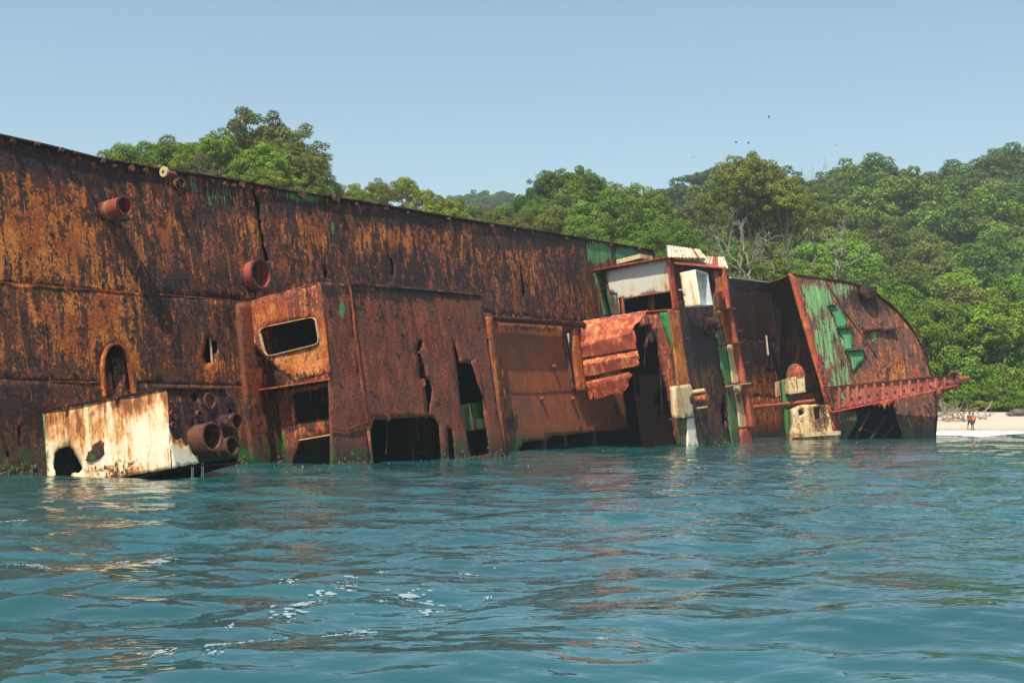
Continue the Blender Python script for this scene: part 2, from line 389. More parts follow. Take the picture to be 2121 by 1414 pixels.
def tube_mesh(p0, p1, r0, r1=None, wall=0.0, seg=20, cap=True, rings=1, ring_only=False):
    """solid or hollow tube between two world points -> verts (world), faces"""
    p0 = np.asarray(p0, float); p1 = np.asarray(p1, float); r1 = r0 if r1 is None else r1
    d = p1 - p0; L = np.linalg.norm(d); d /= L
    a = np.cross(d, Z3 if abs(d[2]) < .9 else np.array([1., 0, 0])); a /= np.linalg.norm(a); b = np.cross(d, a)
    an = np.linspace(0, 2 * math.pi, seg, endpoint=False); ring = np.outer(np.cos(an), a) + np.outer(np.sin(an), b)
    vs = []; fs = []
    def add(P, R): vs.append(P + ring * R); return (len(vs) - 1) * seg
    def join(i, j):
        for q in range(seg): fs.append((i + q, i + (q + 1) % seg, j + (q + 1) % seg, j + q))
    st_ = [add(p0 + d * L * q / rings, r0 + (r1 - r0) * q / rings) for q in range(rings + 1)]
    for i in range(rings): join(st_[i], st_[i + 1])
    if wall:
        o1 = add(p1, r1 - wall); join(st_[-1], o1); o2 = add(p0 + d * .02, max(r0 - wall, .01)); join(o1, o2)
        if ring_only: join(o2, st_[0]); return np.concatenate(vs), fs
        fs.append(tuple(range(o2, o2 + seg)))
    elif cap: fs.append(tuple(range(st_[-1], st_[-1] + seg)))
    fs.append(tuple(reversed(range(st_[0], st_[0] + seg))))
    return np.concatenate(vs), fs
def tube(name, p0, p1, r0, mat, parent, r1=None, wall=0.0, seg=20, local=True, smooth=False, ring_only=False, **k):
    v, f = tube_mesh(p0, p1, r0, r1, wall, seg, ring_only=ring_only)
    return mesh(name, to_local(v) if local else v, f, mat, parent, smooth, **k)
def bar_mesh(p0, p1, w, h, side=None):
    p0 = np.asarray(p0, float); p1 = np.asarray(p1, float); d = p1 - p0; d = d / np.linalg.norm(d)
    s = np.cross(d, Z3) if side is None else np.asarray(side, float); s = s - d * np.dot(s, d); s /= np.linalg.norm(s); q = np.cross(s, d)
    vs = []
    nseg = max(1, int(np.linalg.norm(p1 - p0) / 1.5))
    for i in range(nseg + 1):
        p = p0 + (p1 - p0) * i / nseg
        for a, b in ((-1, -1), (1, -1), (1, 1), (-1, 1)): vs.append(p + s * w / 2 * a + q * h / 2 * b)
    fs = [(0, 1, 2, 3), tuple(4 * nseg + i for i in (3, 2, 1, 0))]
    for i in range(nseg):
        for j in range(4): fs.append((4 * i + j, 4 * i + 4 + j, 4 * i + 4 + (j + 1) % 4, 4 * i + (j + 1) % 4))
    return np.array(vs), fs
def bar(name, p0, p1, w, h, mat, parent, side=None, local=True, brushes=(), **k):
    v, f = bar_mesh(p0, p1, w, h, side)
    at = brush_eval(v, brushes) if brushes else None
    return mesh(name, to_local(v) if local else v, f, mat, parent, attrs=at, **k)
def join_parts(lst):
    vs = []; fs = []; n = 0
    for v, f in lst:
        vs.append(np.asarray(v)); fs += [tuple(i + n for i in q) for q in f]; n += len(v)
    return np.concatenate(vs), fs
def blob(name, c, rx, ry, rz, mat, parent, seed=0, amp=.25, local=True, sub=2, axes=None, **k):
    import bmesh
    bm = bmesh.new(); bmesh.ops.create_icosphere(bm, subdivisions=sub, radius=1)
    vs = np.array([v.co[:] for v in bm.verts]); fs = [tuple(v.index for v in f.verts) for f in bm.faces]; bm.free()
    for i in range(len(vs)): vs[i] *= 1 + amp * noise.noise(Vector(vs[i]) * 1.7 + Vector((seed * 3.1, 0, 0)))
    A = np.eye(3) if axes is None else np.array(axes)
    W = (vs * np.array([rx, ry, rz])) @ A + np.asarray(c)
    return mesh(name, to_local(W) if local else W, fs, mat, parent, **k)

# ------------------------------------------------------------------ sea
NW = 84
wr = np.random.default_rng(11)
lam = np.exp(wr.uniform(np.log(0.45), np.log(9.0), NW))
wdir = np.radians(-78 + wr.normal(0, 30, NW))
wk = 2 * np.pi / lam; kx = wk * np.cos(wdir); ky = wk * np.sin(wdir)
slope = np.where(lam < 1.0, .014, np.where(lam < 2.0, .022, np.where(lam < 5, .028, 0.012))) * wr.uniform(.6, 1.3, NW)
amp_w = slope / wk; ph = wr.uniform(0, 6.28, NW)
def sea_z(X, Y, dy=None):
    X = np.asarray(X, float); Y = np.asarray(Y, float); h = np.zeros_like(X)
    # slow gusts change the ripple strength from place to place
    g = 1 + .35 * np.sin(X * .23 + 1.3 * np.sin(Y * .11)) * np.sin(Y * .17 + .7)
    for i in range(NW):
        a = amp_w[i]
        if dy is not None: a = a * np.clip((lam[i] / dy - 2.2) / 2.5, 0, 1)
        if lam[i] < 1.6: a = a * g
        p = kx[i] * X + ky[i] * Y + ph[i]
        h = h + a * (np.sin(p) + .18 * np.cos(2 * p))
    return h
ys = [-2500, -600, -120, -20, 0, 5, 8.0]; y = 9.5
while y < 142: ys.append(y); y += max(.028, y * y * .000135)
ys += [150, 170, 200, 260, 360, 600, 1200, 2600, 5000]
ys = np.array(ys)
tt_ = np.concatenate([[-400, -80, -16, -4, -1.6, -.9, -.6], np.linspace(-.46, .46, 560), [.6, .9, 1.6, 4, 16, 80, 400]])
YY, TT = np.meshgrid(ys, tt_, indexing='ij'); XX = np.maximum(YY, 9.5) * TT
dyr = np.gradient(ys)
DY = np.maximum(np.repeat(dyr[:, None], len(tt_), 1), np.where(np.abs(TT) > .47, 40, np.maximum(YY, 9.5) * .0017) * 1.0)
ZZ = sea_z(XX, YY, DY * .9)
nr, nc = XX.shape
ii = np.arange(nr * nc).reshape(nr, nc)
fq = np.stack([ii[:-1, :-1], ii[:-1, 1:], ii[1:, 1:], ii[1:, :-1]], -1).reshape(-1, 4)
m, nt, nd, lk, b = new_mat('sea_water'); B = NB(nt)
pos = nd.new('ShaderNodeNewGeometry').outputs['Position']
sxyz = nd.new('ShaderNodeSeparateXYZ'); lk.new(pos, sxyz.inputs[0])
pa = B.mapping(pos, (0.62, 1.25, 1)); pb = B.mapping(pos, (1.1, 2.2, 1), (4, 9, 0))
w1 = B.noise(pa, 1.25, 2, .42, .5); w2 = B.noise(pb, 3.2, 1, .4, .5); w3 = B.noise(B.mapping(pos, (.45, .8, 1)), .55, 2, .4, .3)
# open water farther out is choppier than the lee by the boat
out = B.ss(sxyz.outputs[1], 14, 55, .35, 1.0)
hh = B.math('ADD', B.math('MULTIPLY', w1, B.math('MULTIPLY', out, 1.0)), B.math('MULTIPLY', w2, B.ss(sxyz.outputs[1], 16, 40, .08, .22))); hh = B.math('ADD', hh, B.math('MULTIPLY', B.math('MULTIPLY', w3, out), 1.3))
lk.new(B.bump(hh, .8, .13), b.inputs['Normal'])
murk = B.noise(pos, .09, 4, .5)
lk.new(B.mix(B.ss(murk, .35, .65), (0.010, 0.060, 0.060), (0.014, 0.090, 0.096)), b.inputs['Base Color'])
b.inputs['Roughness'].default_value = .0; b.inputs['IOR'].default_value = 1.9; b.inputs['Specular IOR Level'].default_value = .5
M['sea'] = m
mesh('sea', np.stack([XX, YY, ZZ], -1).reshape(-1, 3), fq, m, smooth=True, kind='structure')

# ------------------------------------------------------------------ terrain
def sstep(x, a, b): t = np.clip((x - a) / (b - a), 0, 1); return t * t * (3 - 2 * t)
def shore(X): return 134 - 20 * sstep(-X, -20, 30) + 2.0 * np.sin(X * .07)
def ground(X, Y):
    X = np.asarray(X, float); Y = np.asarray(Y, float)
    d = Y - shore(X)
    z = np.where(d < 0, np.maximum(d * .09, -3.5), 1.6 * sstep(d, 0, 22) + 0.05 * np.minimum(np.maximum(d, 0), 10))
    az = X / np.maximum(Y, 1)
    hr = np.interp(X, [-160, -90, -40, 0, 35, 65, 100, 130, 158, 220, 400], [3, 5, 10, 22, 42, 54, 53, 53, 61, 68, 72])
    z = z + hr * sstep(Y, 172, 430) * (1 - .3 * sstep(Y, 450, 900))
    hb = 104 * np.exp(-((X + 10) / 62) ** 4) * sstep(Y, 560, 730)
    z = np.where(hb > z, np.where(hb > .5, hb, z), z)
    z = z + 2.2 * np.sin(X * .061 + 2) * np.sin(Y * .043) * sstep(Y, 190, 260)
    return z
gx = np.concatenate([[-3000, -1500, -700], np.linspace(-360, 460, 165), [800, 1600, 3000]]); gy = np.concatenate([np.linspace(104, 200, 97), np.linspace(204, 900, 120), [1200, 2000, 4500]])
GY, GX = np.meshgrid(gy, gx, indexing='ij'); GZ = ground(GX, GY)
GZ += np.vectorize(lambda x, y: .12 * noise.noise(Vector((x * .3, y * .5, 0))))(GX, GY)
ii = np.arange(GX.size).reshape(GX.shape)
fq = np.stack([ii[:-1, :-1], ii[:-1, 1:], ii[1:, 1:], ii[1:, :-1]], -1).reshape(-1, 4)
m, nt, nd, lk, b = new_mat('ground'); B = NB(nt)
pos = nd.new('ShaderNodeNewGeometry').outputs['Position']; sx = nd.new('ShaderNodeSeparateXYZ'); lk.new(pos, sx.inputs[0])
n1 = B.noise(pos, .6, 7, .6); n2 = B.noise(pos, 5, 6, .7)
sand = B.mix(B.ss(n2, .35, .65), (0.42, 0.35, 0.265), (0.52, 0.445, 0.345)); sand = B.mix(B.ss(n1, .55, .7, 0, .5), sand, (0.36, 0.29, 0.21))
wet = B.ss(sx.outputs[2], .75, .15); sand = B.mix(B.math('MULTIPLY', wet, .7), sand, (0.30, 0.24, 0.17))
soil = B.mix(B.ss(n1, .4, .6), (0.030, 0.045, 0.015), (0.06, 0.07, 0.025))
yy = B.math('ADD', sx.outputs[2], B.math('MULTIPLY', n1, 1.2))
lk.new(B.mix(B.ss(yy, 2.7, 3.1), sand, soil), b.inputs['Base Color']); b.inputs['Roughness'].default_value = .9
lk.new(B.bump(B.math('ADD', n2, n1), .6, .12), b.inputs['Normal'])
mesh('beach_and_hills', np.stack([GX, GY, GZ], -1).reshape(-1, 3), fq, m, smooth=True, kind='structure')

# ================================================================== THE WRECK
wreck = empty('shipwreck', label='huge rust brown ship wreck lying on its side in the shallow sea', cat='shipwreck')
mw = Matrix(((U[0], -N[0], V[0], SA[0]), (U[1], -N[1], V[1], SA[1]), (U[2], -N[2], V[2], SA[2]), (0, 0, 0, 1)))
wreck.matrix_world = mw
def part(name, parent=None, **k):
    o = bpy.data.objects.new(name, None); COL.objects.link(o); o.parent = parent or wreck; return setp(o, **k)
D = FN(0)
deck = part('deck')
top = [(-230, 222), (-90, 262), (0, 283), (100, 305), (200, 330), (330, 352), (430, 366), (520, 381), (600, 398), (690, 410), (800, 428), (985, 460), (1130, 482), (1220, 497), (1355, 520)]
dk_out = top + [(1358, 556), (1480, 574), (1510, 576), (1560, 580), (1596, 584), (1612, 700), (1628, 905), (1632, 925), (1400, 940), (1000, 966), (600, 995), (0, 1030), (-260, 1050)]
H_arch = [(216, 822), (211, 760), (215, 735), (222, 720), (231, 713), (241, 711), (251, 716), (259, 728), (267, 750), (272, 780), (276, 812), (277, 822)]
H_rag = [(426, 752), (422, 735), (424, 712), (430, 700), (437, 696), (441, 704), (451, 709), (452, 727), (445, 733), (447, 748), (438, 752)]
H_crack = [(521, 388), (527, 393), (531, 404), (538, 418), (541, 434), (540, 452), (544, 458), (543, 474), (548, 490), (549, 508), (555, 524), (558, 541), (550, 544), (545, 520), (541, 498), (538, 478), (535, 458), (533, 440), (530, 424), (526, 408)]
H_c2 = [(806, 523), (812, 535), (817, 548), (818, 562), (814, 572), (811, 566), (813, 552), (808, 536)]
H_c3 = [(1077, 541), (1082, 556), (1084, 580), (1088, 600), (1087, 620), (1083, 612), (1080, 585), (1078, 562)]
H_s1 = [(671, 556), (676, 554), (680, 566), (678, 576), (672, 573)]
H_s2 = [(36, 882), (42, 880), (44, 895), (41, 910), (46, 930), (41, 925), (37, 905)]
H_s3 = [(10, 932), (20, 940), (19, 950), (14, 944)]
H_big = [(1040, 690), (1196, 690), (1214, 800), (1290, 800), (1290, 660), (1392, 652), (1420, 927), (1050, 945)]
sm1 = [(-225, 545), (0, 584), (200, 600), (480, 622), (600, 630), (1010, 650)]
sm2 = [(-235, 768), (60, 789), (225, 792), (510, 800), (760, 815)]
db = [('paint', 455, 402, 60, 48, .60), ('paint', 400, 385, 34, 24, .66), ('paint', 415, 470, 32, 60, .50), ('paint', 10, 545, 14, 50, .6), ('paint', 630, 405, 60, 20, .85), ('paint', 690, 470, 10, 26, .8), ('paint', 560, 395, 40, 18, .6),
      ('paint', 770, 440, 45, 22, .4), ('paint', 930, 470, 45, 12, .55), ('paint', 1240, 520, 34, 34, 1.0), ('paint', 1300, 530, 40, 26, .9), ('paint', 1255, 600, 20, 60, .5), ('paint', 10, 560, 12, 40, .5),
      ('paint', 405, 690, 9, 18, .6), ('paint', 392, 735, 8, 18, .55), ('paint', 410, 770, 16, 18, .4), ('paint', 640, 840, 10, 60, .3), ('paint', 1180, 575, 8, 15, .5),
      ('hot', 60, 500, 150, 130, .5), ('hot', 200, 650, 130, 110, .5), ('hot', 240, 760, 60, 60, .75), ('hot', 120, 430, 80, 60, .4), ('hot', 1000, 520, 160, 40, .3), ('hot', 780, 500, 60, 40, .35), ('hot', 520, 500, 30, 120, .3),
      ('hot', 535, 720, 40, 130, .5), ('hot', 440, 740, 22, 40, .7), ('hot', 45, 710, 60, 60, .3),
      ('dark', 30, 330, 100, 30, .8), ('dark', 200, 360, 120, 24, .7), ('dark', 600, 425, 160, 20, .4), ('dark', 850, 450, 160, 18, .5), ('dark', 1100, 500, 180, 22, .6),
      ('dark', 1550, 650, 60, 130, .9), ('dark', 40, 850, 60, 100, .55), ('dark', 470, 640, 50, 60, .3), ('dark', 1160, 560, 70, 50, .3), ('hot', 1560, 830, 60, 70, .5), ('dark', 330, 640, 60, 110, .35), ('dark', 900, 560, 260, 50, .25), ('hot', 350, 480, 60, 60, .3), ('hot', 640, 500, 60, 50, .35), ('hot', 930, 500, 200, 22, .4), ('hot', 1100, 560, 60, 40, .4),  # first dark brush paints the shade on the recess wall before the bow
      ('algae', 505, 945, 22, 26, .8), ('algae', 515, 912, 10, 14, .75), ('algae', 586, 900, 10, 60, .8), ('algae', 40, 965, 40, 20, .55), ('algae', 82, 940, 14, 40, .4)]
va = D.px(480, 622)[1]; vb = D.px(510, 800)[1]
sc1 = D.px(545, 450)[0]
def deck_id(a, b):
    r = 0 if b > np.interp(a, *zip(*[D.px(x, y) for x, y in sm1])) else (1 if b > np.interp(a, *zip(*[D.px(x, y) for x, y in sm2])) else 2)
    return r
def dmat(i): return M['deck'] if i < 1 else M['deck_low']
seams_d = [[(x, y) for x, y in sm1], [(x, y) for x, y in sm2]]
plate('deck_plate', D, dk_out, dmat, deck, holes=[H_arch, H_rag, H_crack, H_c2, H_c3, H_s1, H_s2, H_s3, H_big], grid=.36, warp=.07, wscale=.3,
      brushes=db, split=deck_id, seams=[[(-225, 545), (0, 584), (200, 600), (480, 622), (600, 630), (1000, 650)], [(-235, 768), (60, 789), (225, 792), (510, 800), (755, 815)]], hjag=.035, t=.07)
# weld seams: thin raised beads
def bead(fr, pts, mat, parent, r=.022, name='weld_seam', off=.03, **k):
    lst = []
    for i in range(len(pts) - 1):
        lst.append(bar_mesh(fr.wpx(*pts[i], off), fr.wpx(*pts[i + 1], off), r * 2, r * 2, fr.n))
    v, f = join_parts(lst); return mesh(name, to_local(v), f, mat, parent, **k)
bead(D, [(-60, 575), (0, 584), (100, 592), (200, 600), (350, 611), (480, 622)], M['orange'], deck, off=.025, r=.014)
bead(D, [(60, 789), (140, 790), (208, 791)], M['orange'], deck, off=.025, r=.014)
bead(D, [(36, 640), (50, 720), (62, 789), (66, 830)], M['orange'], deck, off=.03, r=.010)
bead(D, [(508, 880), (560, 880), (600, 876)], M['orange'], deck, off=.03, r=.014)
bead(D, [(90, 655), (110, 850)], M['deck'], deck, off=.05, r=.012)
# bulwark lip along the upper edge with its lugs
rail = part('bulwark_rail')
lst = []
for i in range(len(top) - 1):
    lst.append(bar_mesh(D.wpx(*top[i]) + N * .06 + V * .03, D.wpx(*top[i + 1]) + N * .06 + V * .03, .22, .07, N))
v, f = join_parts(lst); mesh('lip', to_local(v), f, M['darkwall'], rail)
rr = random.Random(5)
for (x, y, w) in [(20, 295, .22), (70, 300, .16), (120, 312, .2), (150, 318, .12), (207, 336, .16), (232, 346, .12), (268, 350, .3), (297, 354, .2), (437, 376, .18), (463, 383, .3), (480, 386, .2), (497, 385, .34), (545, 398, .22),
                  (617, 404, .24), (625, 405, .4), (690, 412, .5), (735, 424, .2), (795, 434, .22), (842, 442, .22), (925, 455, .2), (1015, 470, .22), (1062, 478, .2), (1100, 484, .22), (1170, 495, .22), (1225, 503, .2), (1262, 508, .24), (1320, 517, .2)]:
    p = D.wpx(x, y, .03); L = .14 + rr.random() * .16
    tube('lug', p, p + N * L + U * rr.uniform(-.05, .05), w * .5, M['pipe'], rail, seg=9)
for i in range(46):      # ragged bits standing on the lip
    x = rr.uniform(0, 1350); yy_ = np.interp(x, *zip(*top)); p = D.wpx(x, yy_, .05)
    blob('scale_flake', p + V * .05, rr.uniform(.05, .22), .07, rr.uniform(.03, .09), M['darkwall'], rail, seed=i, sub=1, axes=[U, N, V]) if i % 2 == 0 else None
# stiffener pillar at the foot of the middle deckhouse
plate('stiffener', FN(.25), [(494, 628), (520, 622), (536, 700), (548, 806), (566, 966), (524, 970), (508, 800), (498, 700)], M['pillar'], deck, t=.3, grid=.5, warp=.012, brushes=[('algae', 545, 965, 30, 20, .6), ('dark', 520, 850, 20, 40, .3)])
# vents on the deck
def vent(base_px, tip_px, r, mat, fr=None, wall=.05, name='ventilator', L=None, band=False, lip=True, parent=None, seg=26, dirv=None):
    p0 = (fr or D).wpx(*base_px)
    L = L or .8; dv = N if dirv is None else dirv; p1 = p0 + dv * L
    g = part(name, parent) if parent is None else parent
    tube('tube', p0 - dv * .06, p1, r, mat, g, wall=wall, seg=seg, smooth=False)
    if lip: tube('rim', p1 - dv * .05, p1 + dv * .03, r + .035, M['pipe'], g, wall=wall + .035, seg=seg, ring_only=True)
    if band: tube('painted_band', p0 + dv * .27, p0 + dv * .42, r + .006, M['yellowband'], g, seg=seg)
    tube('collar', p0 - dv * .02, p0 + dv * .10, r + .06, M['deck'], g, seg=seg)
    return g
g = vent((220, 437), None, .42, M['redpipe'], L=1.15, band=True)
bar('bracket', D.wpx(238, 458, .3), D.wpx(262, 457, .3) + N * .35, .16, .10, M['pipe'], g)
vent((521, 572), None, .72, M['redpipe'], L=.62, wall=.06)
vent((366, 381), None, .21, M['pipe'], L=.28, wall=.03)
g = part('roller')
p = D.wpx(340, 356, .45)
tube('barrel', p, p + U * .75 + N * -.1, .13, M['redpipe'], g, seg=14)
tube('flange', p - U * .06, p + U * .05, .24, M['cream'], g, seg=18)
tube('bore', p - U * .085, p - U * .055, .06, M['interior'], g, seg=10)
# frames inside the hull, seen through the openings
inner = part('hull_interior')
for x in (205, 232, 262, 425, 446, 520, 560, 800, 1080, 670):
    bar('hull_frame', D.wpx(x, np.interp(x, *zip(*top)) + 40, -.9), D.wpx(x + 40, 900, -.9), .12, .3, M['orange'] if x in (446, 232) else M['interior'], inner, side=U)
blob('debris', D.wpx(240, 800, -.5), .9, .5, 1.2, M['deck_low'], inner, seed=4, axes=[U, N, V], sub=3, amp=.5)
bar('inner_beam', D.wpx(205, 752, -.4), D.wpx(285, 752, -.4), .12, .08, M['pipe'], inner)
bar('ladder_stile', D.wpx(434, 690, -.12), D.wpx(440, 760, -.12), .07, .07, M['cream'], inner)
# arch door frame
def rim_loop(fr, pts, w, dep, mat, parent, name='opening_frame', off=0.0, closed=True):
    lst = []; n = len(pts)
    for i in range(n if closed else n - 1):
        lst.append(bar_mesh(fr.wpx(*pts[i], off), fr.wpx(*pts[(i + 1) % n], off), dep, w, fr.n))
    v, f = join_parts(lst); return mesh(name, to_local(v), f, mat, parent)
rim_loop(D, H_arch, .09, .22, M['orange'], deck, off=.1, closed=False)
# hull shell behind the deck
hull = part('hull')
topw = [D.wpx(*p) for p in top]
vs = []; fs = []
prof = [(0, 0), (-3, .25), (-7, -.6), (-9.5, -3.2), (-10.5, -8), (-10.5, -17)]
endL = D.wpx(1596, 584); shellpts = topw + [D.wpx(1358, 545), D.wpx(1596, 584)]
for p in shellpts:
    for (nn, vv) in prof: vs.append(p + N * nn + V * (vv - .02))
k = len(prof)
for i in range(len(shellpts) - 1):
    for j in range(k - 1): fs.append((i * k + j, (i + 1) * k + j, (i + 1) * k + j + 1, i * k + j + 1))
mesh('shell_plating', to_local(np.array(vs)), fs, M['hullpaint'], hull)
for i in (0, len(shellpts) - 1, 4, 9, 13):
    p = shellpts[i]; ring = [p + N * (nn - .05) + V * (vv - .1) for nn, vv in prof] + [p - V * 17 - N * .12]
    mesh('bulkhead', to_local(np.array(ring)), [tuple(range(len(ring)))], M['interior'], hull)

# ------------------------------------------------------------ white deckhouse, far left
wh = part('white_deckhouse')
SFw = FS(88, 850); s0 = float((SFw.P - SA) @ U)
nb = (SFw.wpx(343, 805) - SA) @ N
wside = [(88, 850), (180, 832), (343, 804), (346, 830), (352, 925), (356, 969), (250, 988), (150, 1004), (97, 1012), (93, 920)]
arch2 = [(115, 992), (109, 962), (111, 938), (120, 928), (139, 923), (150, 930), (160, 948), (171, 970), (165, 978), (150, 980), (140, 990)]
plate('wall', SFw, wside, M['white'], wh, holes=[arch2], t=.06, grid=.3, warp=.05, jag=0.012, seed=3,
      brushes=[('hot', 250, 822, 140, 40, .85), ('hot', 120, 880, 70, 90, .62), ('hot', 200, 880, 70, 50, .55), ('hot', 150, 980, 60, 20, .5), ('hot', 330, 830, 30, 60, .5), ('hot', 120, 970, 40, 40, .3), ('hot', 300, 940, 60, 35, -.6), ('hot', 270, 980, 90, 14, .55),
               ('dark', 225, 978, 60, 18, .95), ('dark', 262, 966, 40, 16, .8), ('dark', 300, 808, 90, 12, .8), ('dark', 110, 850, 40, 12, .7), ('algae', 100, 950, 8, 40, .7), ('dark', 95, 880, 10, 20, .6)])
plate('crusted_patch', SFw, [(178, 953), (182, 935), (190, 930), (194, 920), (207, 911), (214, 917), (215, 940), (205, 950), (190, 956)], M['deck'], wh, off=.05, t=.05, grid=.1, jag=.03, warp=.06, wscale=4, seed=8)
plate('green_edge', SFw, [(84, 856), (90, 856), (97, 1010), (91, 1010)], M['green'], wh, off=.02, t=.08, grid=.6, brushes=[('algae', 92, 950, 10, 80, .5)])
FW = FN(nb)
s1 = FW.px(486, 850)[0]; tl = FW.px(343, 804); bl = FW.px(357, 969)
wfront = [(343, 804), (400, 806), (463, 806), (478, 818), (487, 836), (494, 905), (494, 948), (430, 957), (357, 969)]
hole_a = [(FW.px(403, 820)), ]
plate('front_plate', FW, wfront, M['darkwall'], wh, t=.06, grid=.3, warp=.04, seed=5,
      holes=[[(399, 812), (405, 811), (409, 822), (406, 834), (401, 828)], [(426, 813), (433, 813), (440, 823), (441, 836), (436, 847), (430, 846), (423, 836), (421, 824)], [(399, 870), (402, 875), (401, 890), (397, 906), (394, 905), (397, 885)], [(474, 848), (480, 847), (482, 858), (476, 860)]],
      brushes=[('hot', 380, 830, 50, 40, .2), ('paint', 380, 950, 42, 42, 0)])
plate('paint_remnant', FW, [(345, 850), (349, 862), (350, 880), (356, 900), (366, 912), (374, 905), (384, 925), (392, 918), (397, 936), (408, 944), (412, 958), (357, 969)], M['white'], wh, off=.012, t=.010, grid=.15, jag=.05, seed=9, brushes=[('hot', 360, 905, 30, 20, .6), ('hot', 380, 945, 25, 20, -.4)])
# top, bottom, far end of the white deckhouse
def quad(name, pts, mat, parent, t=.05, nrm=None, **k):
    pts = [np.asarray(p, float) for p in pts]
    n_ = np.cross(pts[1] - pts[0], pts[-1] - pts[0]); n_ /= np.linalg.norm(n_)
    vs = pts + [p + n_ * t for p in pts]; m_ = len(pts)
    fs = [tuple(range(m_)), tuple(reversed(range(m_, 2 * m_)))] + [(i, m_ + i, m_ + (i + 1) % m_, (i + 1) % m_) for i in range(m_)]
    return mesh(name, to_local(np.array(vs)), fs, mat, parent, **k)
def ship(s, n, v): return SA + U * s + N * n + V * v
vt0 = SFw.px(88, 850)[1] + float((SFw.P - SA) @ V); vt1 = SFw.px(343, 804)[1] + float((SFw.P - SA) @ V)
vb1 = SFw.px(356, 969)[1] + float((SFw.P - SA) @ V)
quad('roof_plate', [ship(s0, -.1, vt0 - .03), ship(s0, nb - .05, vt1 - .05), ship(s1, nb - .05, vt1 - .35), ship(s1, -.1, vt0 - .3)], M['darkwall'], wh)
quad('bottom_plate', [ship(s0 + .1, nb - .08, vb1 + .05), ship(s0 + .1, 2.0, -.9), ship(s1, 2.0, -.9), ship(s1, nb - .08, vb1 + .1)], M['darkwall'], wh)
quad('end_plate', [ship(s1 - .05, 0, vt0 - .4), ship(s1 - .05, nb - .08, vt1 - .6), ship(s1 - .05, nb - .08, vb1 + .1), ship(s1 - .05, 0, -1)], M['darkwall'], wh)
bar('edge_strip', SFw.wpx(86, 850, .03), SFw.wpx(343, 803, .03), .10, .05, M['darkwall'], wh)
bar('edge_strip', FW.wpx(343, 803, .02), FW.wpx(465, 805, .02), .10, .06, M['darkwall'], wh)
for (x, y) in ((138, 843), (243, 826)):
    p = SFw.wpx(x, y, .03); n_ = SFw.n
    tube('ring_bolt', p, p + n_ * .12, .11, M['pipe'], wh, wall=.05, seg=12)
def stub(x, y, r, L, fr=FW, mat=M['pipe'], parent=wh, wall=.04, name='pipe_stub', hollow=True, rim=True):
    p0 = fr.wpx(x, y); n_ = N
    o = tube(name, p0 - n_ * .05, p0 + n_ * L, r, mat, parent, wall=wall if hollow else 0, seg=22)
    if rim and r > .15:
        v, f = tube_mesh(p0 + n_ * (L - .03), p0 + n_ * (L + .03), r + .03, wall=wall + .03, seg=22, ring_only=True); q = mesh('rim', to_local(v), f, M['pipe'], o)
    return o
stub(408, 909, .54, .80, wall=.05); stub(463, 877, .33, .72, wall=.045); stub(464, 926, .36, .42, wall=.045)
stub(354, 856, .10, .12, rim=False); stub(356, 880, .11, .12, rim=False); stub(409, 857, .14, .14, rim=False); stub(354, 832, .06, .05, rim=False); stub(432, 830, .30, .06)

# ------------------------------------------------------------ middle deckhouse
mh = part('middle_deckhouse')
SM = FS(510, 625); sm0 = float((SM.P - SA) @ U)
nm = float((SM.wpx(660, 585) - SA) @ N)
FM = FN(nm)
win = [(538, 688), (541, 681), (549, 677), (640, 658), (649, 658), (654, 663), (660, 700), (659, 709), (652, 714), (562, 736), (553, 735), (548, 728)]
plate('wall', SM, [(508, 627), (540, 616), (600, 600), (661, 584), (668, 640), (676, 700), (683, 772), (655, 780), (630, 786), (606, 790), (575, 762), (540, 730), (512, 700)], M['house_side'], mh, holes=[win], jag=.012, hjag=0, t=.06, warp=.06, grid=.3, seed=12,
      brushes=[('hot', 560, 645, 40, 30, .55), ('hot', 630, 755, 60, 35, 1.0), ('hot', 668, 700, 12, 70, .9), ('hot', 530, 690, 20, 40, .5), ('dark', 515, 640, 20, 60, .5), ('dark', 640, 630, 20, 20, .3), ('dark', 630, 780, 60, 8, .6), ('dark', 590, 600, 60, 10, .5)])
rim_loop(SM, win, .032, .12, M['cream'], mh, name='window_frame', off=.05)
for (x, y) in ((552, 672), (637, 650)):
    p = SM.wpx(x, y, .02); tube('hinge', p, p + SM.n * .14, .16, M['orange'], mh, seg=10)
# recessed walls below
SM2 = Frame(SM.P + U * 1.1, N, V)
plate('inner_wall', SM2, [(528, 700), (606, 780), (690, 765), (690, 790), (602, 806), (528, 812)], M['house_side'], mh, t=.05, grid=.5, brushes=[('dark', 560, 770, 80, 60, .8)])  # dark brush paints the shade on this set-back wall
quad('ledge', [SM.wpx(526, 810) , SM.wpx(683, 786), SM2.wpx(690, 786), SM2.wpx(526, 812)], M['orange'], mh, t=.07)
plate('lower_wall', SM2, [(574, 806), (690, 786), (692, 965), (640, 975), (590, 978)], M['house_side'], mh, t=.06, grid=.3, jag=.02, seed=14,
      holes=[[(605, 818), (611, 813), (694, 798), (694, 865), (620, 874), (613, 868)], [(602, 985), (608, 945), (618, 922), (622, 910), (694, 897), (694, 985)]],
      brushes=[('hot', 650, 885, 40, 10, .4), ('dark', 600, 840, 12, 60, .4), ('dark', 640, 880, 60, 14, .6), ('algae', 585, 920, 8, 50, .8)])
bar('sill', SM2.wpx(620, 911, .08), SM2.wpx(690, 899, .08), .10, .05, M['cream'], mh)
